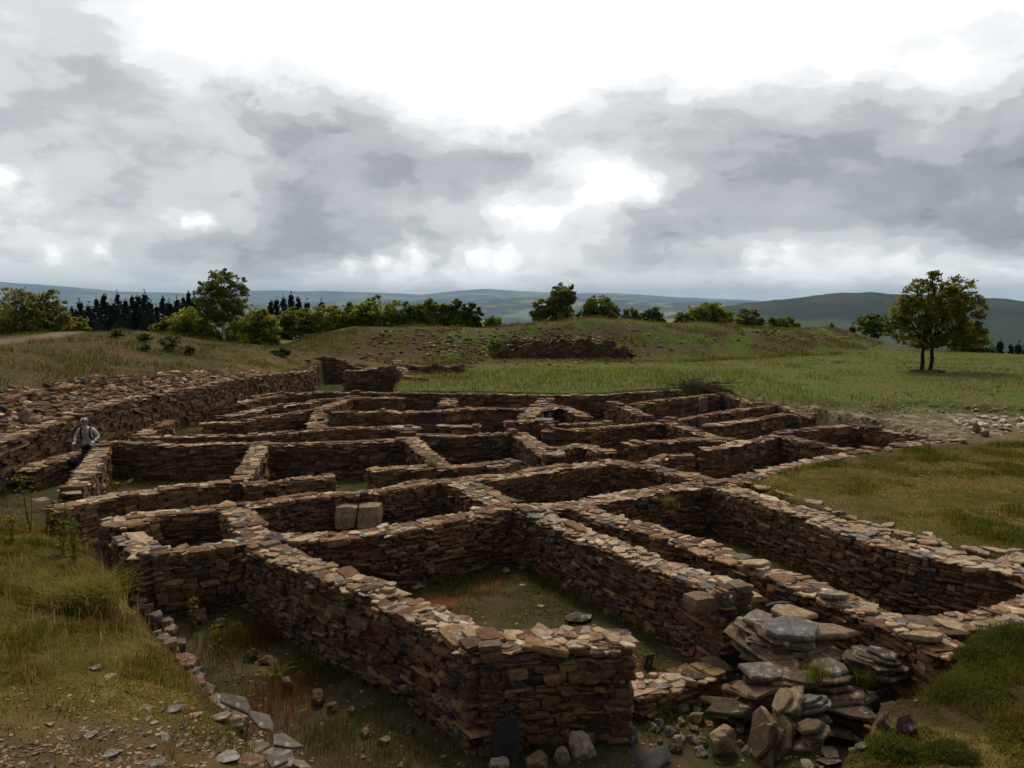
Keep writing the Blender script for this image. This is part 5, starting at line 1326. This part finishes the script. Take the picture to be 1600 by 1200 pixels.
T_('leafy_tree', 'dark tree half hidden behind the left of the lone oak', 1366, 487, 530, 56, 88, OAK, 2600, [MOSS, MID, DKG], tr=.06)
T_('leafy_tree', 'dark bushy tree behind the right of the lone oak', 1512, 496, 566, 66, 66, BUSH, 3200, [MOSS, DKG, MID], tr=.06)
# gorse on the ramparts
for px, py, w, hh, lab in [(270, 548, 46, 26, 'largest dark gorse bush on the left rampart'), (182, 528, 22, 14, 'small gorse on the crest of the left rampart'), (226, 534, 26, 14, 'gorse bush in the middle of the left rampart slope'), (296, 554, 20, 14, 'small gorse beside the largest one'), (440, 556, 34, 14, 'gorse on the slope right of the gate path'), (228, 548, 18, 10, 'small gorse below the middle one')]:
    p = gpt(px, py); Dd = p[1]
    T_('gorse_bush', lab, px, py - hh, py + 2, w, Dd, BUSH, 900, [DKG, MOSS, (.03, .036, .014)], cat='bush', tr=.03, leaf=.0016)

# pines: three shapes, then copies
def pine_mesh(seed, Hh=11.0):
    rs = np.random.default_rng(seed); tb, cr = Acc(), Acc()
    tube(tb, [(0, 0, -1), (0, 0, Hh * .5), (0, 0, Hh)], [.16, .1, .02], (.04, .03, .022), 6)
    z = Hh * .25
    while z < Hh - .1:
        f = (z / Hh); L_ = (1 - f) * 2.5 + .12
        for k in range(rs.integers(4, 7)):
            a = rs.uniform(0, 6.28); ln = L_ * rs.uniform(.6, 1.15)
            e = np.array([math.cos(a) * ln, math.sin(a) * ln, z + ln * rs.uniform(.25, .55)])
            tube(tb, [(0, 0, z), e], [.03, .01], (.04, .03, .022), 4)
            m = 24; t = rs.uniform(.15, 1.1, (m, 1)); C = np.array([0, 0, z]) * (1 - t) + e * t + rs.normal(0, .07, (m, 3)) + np.array([0, 0, 1]) * rs.uniform(0, .25, (m, 1)) * (t > .8)
            leaves(cr, C, .17, np.array((.013, .019, .012)) * rs.uniform(.6, 1.4, (m, 1)), up=-.1)
        z += rs.uniform(.32, .5)
    C = np.column_stack([rs.normal(0, .05, (26, 2)), rs.uniform(Hh - 1.2, Hh + .6, 26)]); leaves(cr, C, .13, np.tile((.015, .021, .013), (26, 1)), up=-.3)
    return tb.mesh('trunk'), cr.mesh('crown')
PM = [pine_mesh(i + 60, 11) for i in range(4)]
ORD = 'first second third fourth fifth sixth seventh eighth ninth tenth eleventh twelfth thirteenth fourteenth fifteenth sixteenth seventeenth eighteenth nineteenth twentieth'.split()
def pines(xs, D0, group, phrase):
    for i, (px, top) in enumerate(xs):
        D = D0 + random.uniform(-6, 6); p = atd(px, top, D)
        s = random.uniform(.85, 1.15)
        root = empty('pine_tree', (p[0], p[1], p[2] - 11.2 * s)); root.scale = (s, s, s); root.rotation_euler.z = random.uniform(0, 6.28)
        tm, cm = PM[i % 4]
        link('trunk', tm, M_BARK, root); link('crown', cm, M_LEAF, root)
        tag(root, f'dark pine, {ORD[i]} from the left {phrase}', 'pine', group)
pines([(112, 482), (124, 470), (138, 476), (150, 466), (162, 462), (174, 472), (183, 458), (196, 468), (206, 464), (215, 460), (226, 458), (236, 472), (254, 466), (264, 470), (276, 466), (286, 464), (294, 458), (304, 462)], 100, 'dark pines on the left skyline', 'in the row between the left bush and the birch')
pines([(118, 486), (130, 482), (144, 480), (156, 478), (168, 476), (179, 476), (190, 474), (201, 476), (211, 474), (221, 474), (231, 476), (244, 478), (259, 478), (270, 478), (281, 476), (290, 474), (299, 474), (308, 472)], 112, 'lower dark pines on the left skyline', 'in the lower row behind the left skyline pines')
pines([(423, 472), (432, 466), (443, 464), (455, 459), (466, 466), (480, 470), (502, 470), (548, 474)], 104, 'dark pines behind the gate', 'in the row behind the green trees')
pines([(1300, 508), (1333, 508), (1550, 538), (1564, 532), (1580, 540), (1592, 536), (1606, 534)], 104, 'dark pines right of the lone oak', 'in the scattered row on the right')

# ragwort and other tall weeds
def weed(px, py, hgt, z, label, flowers=True, n=3, name='ragwort_plant', tint=GREEN):
    c = gpt(px, py) if z is None else at(px, py, z)
    root = empty(name, tuple(c)); st, fl = Acc(), Acc()
    for k in range(n):
        a = RNG.uniform(0, 6.28); e = np.array([math.cos(a) * .12 * hgt, math.sin(a) * .12 * hgt, hgt * RNG.uniform(.8, 1.05)])
        p = wander((0, 0, -.02), e, 6, .012); tube(st, p, np.linspace(.007, .003, 6), tint * .9, 5)
        for q in range(1, 6):
            m = 7; C = p[q] + RNG.normal(0, .05 * hgt + .012, (m, 3)) * [1, 1, .5]
            leaves(st, C, .035, np.tile(tint, (m, 1)) * RNG.uniform(.7, 1.3, (m, 1)))
        if flowers:
            C = e + RNG.normal(0, .045 * hgt + .01, (26, 3)) * [1.2, 1.2, .35]; leaves(fl, C, .016, np.tile((.42, .33, .06), (26, 1)) * RNG.uniform(.6, 1.1, (26, 1)))
    link('stem', st.mesh('stem'), M_GRASS, root)
    if flowers: link('blossom', fl.mesh('blossom'), M_LEAF, root)
    tag(root, label, 'weed')
weed(47, 832, 1.25, None, 'tall yellow flowering ragwort at the left end of the mound', n=4)
weed(100, 868, .85, None, 'leafy green thistle beside the long front wall end', False, 5, 'thistle_plant', GREEN * 1.1)
weed(118, 880, .65, None, 'short leafy thistle right of the taller thistle', False, 4, 'thistle_plant', GREEN)
weed(347, 1030, .55, None, 'thin pale weed with a flat flower head in the alley', True, 1)
weed(300, 985, .45, None, 'thin weed below the small cell corner', True, 2)
weed(20, 850, .5, None, 'low ragwort in grass at the left frame edge', True, 3)
# ferns
def fern(px, py, z, size, label):
    c = gpt(px, py) if z is None else at(px, py, z); a = Acc()
    for k in range(8):
        an = k / 8 * 6.28 + random.uniform(-.3, .3); d = np.array([math.cos(an), math.sin(an), 0]); sd_ = np.array([-d[1], d[0], 0])
        for j in range(14):
            t = (j + 1) / 14; p = d * size * t * .8 + np.array([0, 0, size * (.75 * t - .5 * t * t)])
            ll = size * .22 * (1 - t * .85)
            for s in (-1, 1):
                V = np.array([p, p + d * size * .055, p + sd_ * s * ll + d * size * .05]); a.add(V, [np.array([[0, 1, 2]])], LIME * random.uniform(.5, .9))
    tag(link('fern', a.mesh('fern'), M_GRASS, None, tuple(c)), label, 'fern')
fern(432, 1055, None, .35, 'fern at the foot of the tall left wall')
fern(1232, 765, None, .3, 'fern in the corner of the right hand passage') if False else fern(1155, 835, None, .32, 'fern in the corner of the right hand passage')
fern(1458, 935, None, .28, 'bright fern at the foot of the right retaining wall')
fern(808, 708, None, .3, 'small fern in the grassy room in the middle')

# brushwood pile at the edge of the back lawn
a = Acc(); c = at(1102, 606, 1.0)
for i in range(70):
    x, y, z = random.gauss(0, .6), random.gauss(0, .3), abs(random.gauss(0, .12))
    an = random.gauss(0, .35); ln = random.uniform(.4, 1.1)
    tube(a, wander((x - math.cos(an) * ln / 2, y - math.sin(an) * ln / 2, z), (x + math.cos(an) * ln / 2, y + math.sin(an) * ln / 2, z + random.gauss(.03, .12)), 4, .03), np.linspace(.022, .008, 4), np.array((.13, .09, .065)) * random.uniform(.5, 1.6), 5)
for i in range(45):
    x = random.gauss(-1.0, .5); y = random.gauss(.3, .3)
    tube(a, wander((x, y, 0), (x + random.gauss(0, .4), y + random.gauss(0, .3), random.uniform(.3, .85)), 5, .05), np.linspace(.012, .004, 5), np.array((.12, .085, .06)) * random.uniform(.6, 1.3), 5)
tag(link('brushwood_pile', a.mesh('brushwood_pile'), M_TWIG, None, tuple(c)), 'pile of dry brushwood at the edge of the back lawn', 'brushwood pile')

# ------------------------------------------------------------------ cyclist
M_SKIN = plain('skin', (.36, .19, .13), .55)
M_JERSEY = plain('pale_jersey', (.50, .50, .47), .85, 12)
M_BLACK = plain('black_fabric', (.012, .012, .016), .8)
M_HELM = plain('helmet_shell', (.06, .065, .08), .35)
M_WHITE = plain('white_glove', (.62, .60, .57), .8)
M_METAL = plain('bicycle_frame', (.05, .05, .055), .35)
M_RUBBER = plain('rubber', (.012, .012, .012), .85)
M_RED = plain('red_scarf', (.30, .05, .025), .85)

def skin_obj(name, nodes, edges, mat, parent, root=0, sub=2):
    me = bpy.data.meshes.new(name); me.from_pydata([n[:3] for n in nodes], edges, []); me.materials.append(mat)
    o = link(name, me, None, parent)
    sm = o.modifiers.new('skin', 'SKIN'); sm.use_smooth_shade = True
    for i, n in enumerate(nodes):
        r_ = n[3]; me.skin_vertices[0].data[i].radius = r_ if isinstance(r_, tuple) else (r_, r_)
        me.skin_vertices[0].data[i].use_root = (i == root)
    if sub: s = o.modifiers.new('sub', 'SUBSURF'); s.levels = sub; s.render_levels = sub
    return o

pp = atd(136, 680, 22.3)
PX, PY = pp[0], pp[1]
PZ = h1(PX, PY)
person = empty('person', (PX, PY, PZ)); person.rotation_euler.z = R(8)
# local: facing -Y, x to the picture's right
body = skin_obj('body', [
    (0, .10, .92, (.15, .11)), (0, .06, 1.06, (.14, .10)), (0, .00, 1.20, (.155, .105)), (0, -.05, 1.30, (.13, .085)), (0, -.07, 1.385, .055), (0, -.095, 1.44, .055),
    (-.09, .10, .84, .085), (-.10, .04, .48, .062), (-.10, .12, .10, .042), (-.10, -.04, .04, .038),
    (.09, .10, .84, .085), (.10, -.04, .48, .062), (.10, -.02, .10, .042), (.10, -.18, .04, .038),
    (-.19, -.03, 1.31, .062), (-.30, -.02, 1.10, .047), (-.24, -.24, .99, .036),
    (.19, -.03, 1.31, .062), (.31, .00, 1.11, .047), (.25, -.22, 1.00, .036)],
    [(0, 1), (1, 2), (2, 3), (3, 4), (4, 5), (0, 6), (6, 7), (7, 8), (8, 9), (0, 10), (10, 11), (11, 12), (12, 13), (3, 14), (14, 15), (15, 16), (3, 17), (17, 18), (18, 19)], M_JERSEY, person)
def ellipsoid(name, c, rx, ry, rz, mat, parent, cut=None, seg=20, ring=14, shape=None):
    bm = bmesh.new(); bmesh.ops.create_uvsphere(bm, u_segments=seg, v_segments=ring, radius=1)
    if cut is not None: bmesh.ops.delete(bm, geom=[v for v in bm.verts if v.co.z < cut], context='VERTS')
    for v in bm.verts:
        co = Vector((v.co.x * rx, v.co.y * ry, v.co.z * rz))
        if shape: co = shape(co)
        v.co = co + Vector(c)
    me = bpy.data.meshes.new(name); bm.to_mesh(me); bm.free(); me.materials.append(mat)
    me.polygons.foreach_set('use_smooth', [True] * len(me.polygons)); return link(name, me, None, parent)
HC = Vector((0, -.14, 1.515))
def headshape(co):
    if co.z < 0: co.x *= 1 + co.z * 2.2; co.y = co.y * (1 + co.z * 1.2) - .01
    if co.y < -.07 and abs(co.x) < .022 and -.05 < co.z < .015: co.y -= .022        # nose
    if co.y < -.06 and abs(abs(co.x) - .033) < .016 and .0 < co.z < .03: co.y += .008   # eye sockets
    return co
head = ellipsoid('head', HC, .078, .095, .115, M_SKIN, person, None, 28, 22, headshape)
for s in (-1, 1):
    ellipsoid('ear', HC + Vector((s * .078, .01, .0)), .012, .022, .032, M_SKIN, head, None, 8, 6)
    ellipsoid('eye', HC + Vector((s * .032, -.083, .016)), .011, .007, .008, M_BLACK, head, None, 8, 6)
helm = ellipsoid('helmet', HC + Vector((0, .005, .035)), .108, .135, .105, M_HELM, person, -.15, 24, 16)
for x in (-.06, -.03, 0, .03, .06):          # vents
    bm = bmesh.new(); pts = []
    for k in range(9):
        a = R(12 + k * 13); y = -.138 * math.cos(a); z = .108 * math.sin(a); s = math.sqrt(max(.05, 1 - (x / .11) ** 2)); pts.append((x, y * s, z * s))
    ac = Acc(); tube(ac, np.array(pts) + np.array(HC) + [0, .005, .037], np.full(9, .0075), (.5, .5, .5), 6)
    me = ac.mesh('vent'); link('vent', me, M_WHITE if abs(x) in (.06, .03) else M_BLACK, helm)
# trousers, straps, backpack, scarf
skin_obj('shorts', [(0, .10, .95, (.165, .125)), (0, .10, .88, (.16, .125)), (-.09, .09, .80, .102), (-.10, .05, .52, .082), (.09, .09, .80, .102), (.10, -.02, .52, .082)], [(0, 1), (1, 2), (2, 3), (1, 4), (4, 5)], M_BLACK, person, 0, 2)
for s in (-1, 1):
    ac = Acc(); P_ = np.array([(s * .12, .10, 1.33), (s * .125, -.02, 1.385), (s * .125, -.10, 1.345), (s * .115, -.135, 1.24), (s * .125, -.10, 1.10), (s * .15, .04, 1.02)])
    tube(ac, P_, np.full(6, .026), (.01, .01, .01), 8); link('strap', ac.mesh('strap', smooth=True), M_BLACK, person)
bp_ = skin_obj('backpack', [(0, .20, 1.05, (.13, .08)), (0, .20, 1.2, (.14, .09)), (0, .15, 1.34, (.11, .07))], [(0, 1), (1, 2)], M_BLACK, person, 0, 2)
ac = Acc(); tube(ac, np.array([(-.10, -.02, 1.40), (-.085, -.10, 1.38), (-.06, -.14, 1.32)]), [.03, .032, .02], (.3, .05, .02), 8); link('collar', ac.mesh('collar', smooth=True), M_RED, person)
ac = Acc(); tube(ac, np.array([(0, -.128, 1.34), (0, -.158, 1.22), (0, -.112, 1.06), (0, -.06, .98)]), np.full(4, .008), (.01, .01, .01), 6); link('zip', ac.mesh('zip'), M_BLACK, person)
def hand(w, s):
    """closed round the bar: palm, four fingers of unequal length, thumb from the side"""
    w = Vector(w)
    n = [(w.x, w.y, w.z, .030), (w.x + s * .004, w.y - .05, w.z - .012, .036), (w.x + s * .0, w.y - .085, w.z - .012, .034)]; e = [(0, 1), (1, 2)]
    for k, ln in enumerate((.036, .041, .038, .030)):
        x = w.x + (-.027 + k * .018); i = len(n)
        n += [(x, w.y - .105, w.z - .004, .011), (x, w.y - .105 - ln * .45, w.z - .020, .0098), (x, w.y - .105 - ln * .35, w.z - .020 - ln * .8, .009), (x, w.y - .105 + ln * .2, w.z - .022 - ln, .0075)]
        e += [(2, i), (i, i + 1), (i + 1, i + 2), (i + 2, i + 3)]
    i = len(n); n += [(w.x - s * .034, w.y - .055, w.z - .018, .013), (w.x - s * .045, w.y - .085, w.z - .034, .011), (w.x - s * .038, w.y - .105, w.z - .045, .009)]; e += [(1, i), (i, i + 1), (i + 1, i + 2)]
    return skin_obj('hand', n, e, M_WHITE, person, 0, 2)
hand((-.235, -.26, .985), -1); hand((.245, -.24, .995), 1)
tag(person, 'cyclist in pale jersey, black backpack and helmet, behind the left room wall', 'person')
# the bicycle he pushes, nearly all behind the wall
bike = empty('bicycle', (PX, PY, PZ)); bike.rotation_euler.z = R(8)
def part_tubes(name, tubes, mat, parent):
    ac = Acc()
    for pts, rr in tubes: tube(ac, np.array(pts, float), np.full(len(pts), rr), (.1, .1, .1), 8)
    return link(name, ac.mesh(name, smooth=True), mat, parent)
hb = part_tubes('handlebar', [([(-.30, -.34, .935), (-.2, -.36, .945), (0, -.40, .95), (.2, -.36, .955), (.31, -.33, .955)], .012)], M_METAL, bike)
for s in (-1, 1): part_tubes('grip', [([(s * .30, -.34, .945), (s * .19, -.362, .948)], .018)], M_RUBBER, hb)
part_tubes('frame', [([(0, -.38, .93), (0, -.44, .72), (0, -.50, .36)], .02), ([(0, -.42, .8), (0, .12, .62)], .018), ([(0, -.43, .72), (0, .02, .30)], .02), ([(0, .16, .8), (0, .02, .30), (0, .46, .34), (0, .12, .62)], .014)], M_METAL, bike)
def wheel(y):
    a_ = np.linspace(0, 2 * math.pi, 33); w_ = empty('wheel', (0, y, .35)); w_.parent = bike
    part_tubes('tyre', [([(0, math.cos(t) * .325, math.sin(t) * .325) for t in a_], .024)], M_RUBBER, w_)
    part_tubes('rim', [([(0, math.cos(t) * .295, math.sin(t) * .295) for t in a_], .010)] + [([(0, 0, 0), (0, math.cos(t) * .29, math.sin(t) * .29)], .002) for t in a_[:-1:2]], M_METAL, w_)
wheel(-.52); wheel(.48)
ellipsoid('saddle', (0, .14, .83), .07, .13, .035, M_BLACK, bike)
tag(bike, 'bicycle whose handlebar the cyclist holds behind the wall', 'bicycle')

# ------------------------------------------------------------------ haze
hz = bpy.data.materials.new('haze'); hz.use_nodes = True
nt = hz.node_tree; nt.nodes.clear()
pv = nt.nodes.new('ShaderNodeVolumePrincipled'); pv.inputs['Color'].default_value = (.50, .74, 1.0, 1); pv.inputs['Density'].default_value = 6.0e-5
pv.inputs['Anisotropy'].default_value = 0.0
mo = nt.nodes.new('ShaderNodeOutputMaterial'); nt.links.new(pv.outputs[0], mo.inputs['Volume'])
zs = [v.co.z for v in bpy.data.objects['hills'].data.vertices]
z0, z1 = min(zs) - 1, max(max(zs), 14) + 3
bm = bmesh.new(); bmesh.ops.create_cube(bm, size=1)
for v in bm.verts: v.co = Vector((v.co.x * 53000, v.co.y * 53000, z0 if v.co.z < 0 else z1))
me = bpy.data.meshes.new('haze'); bm.to_mesh(me); bm.free()
tag(link('haze', me, hz), kind='stuff')
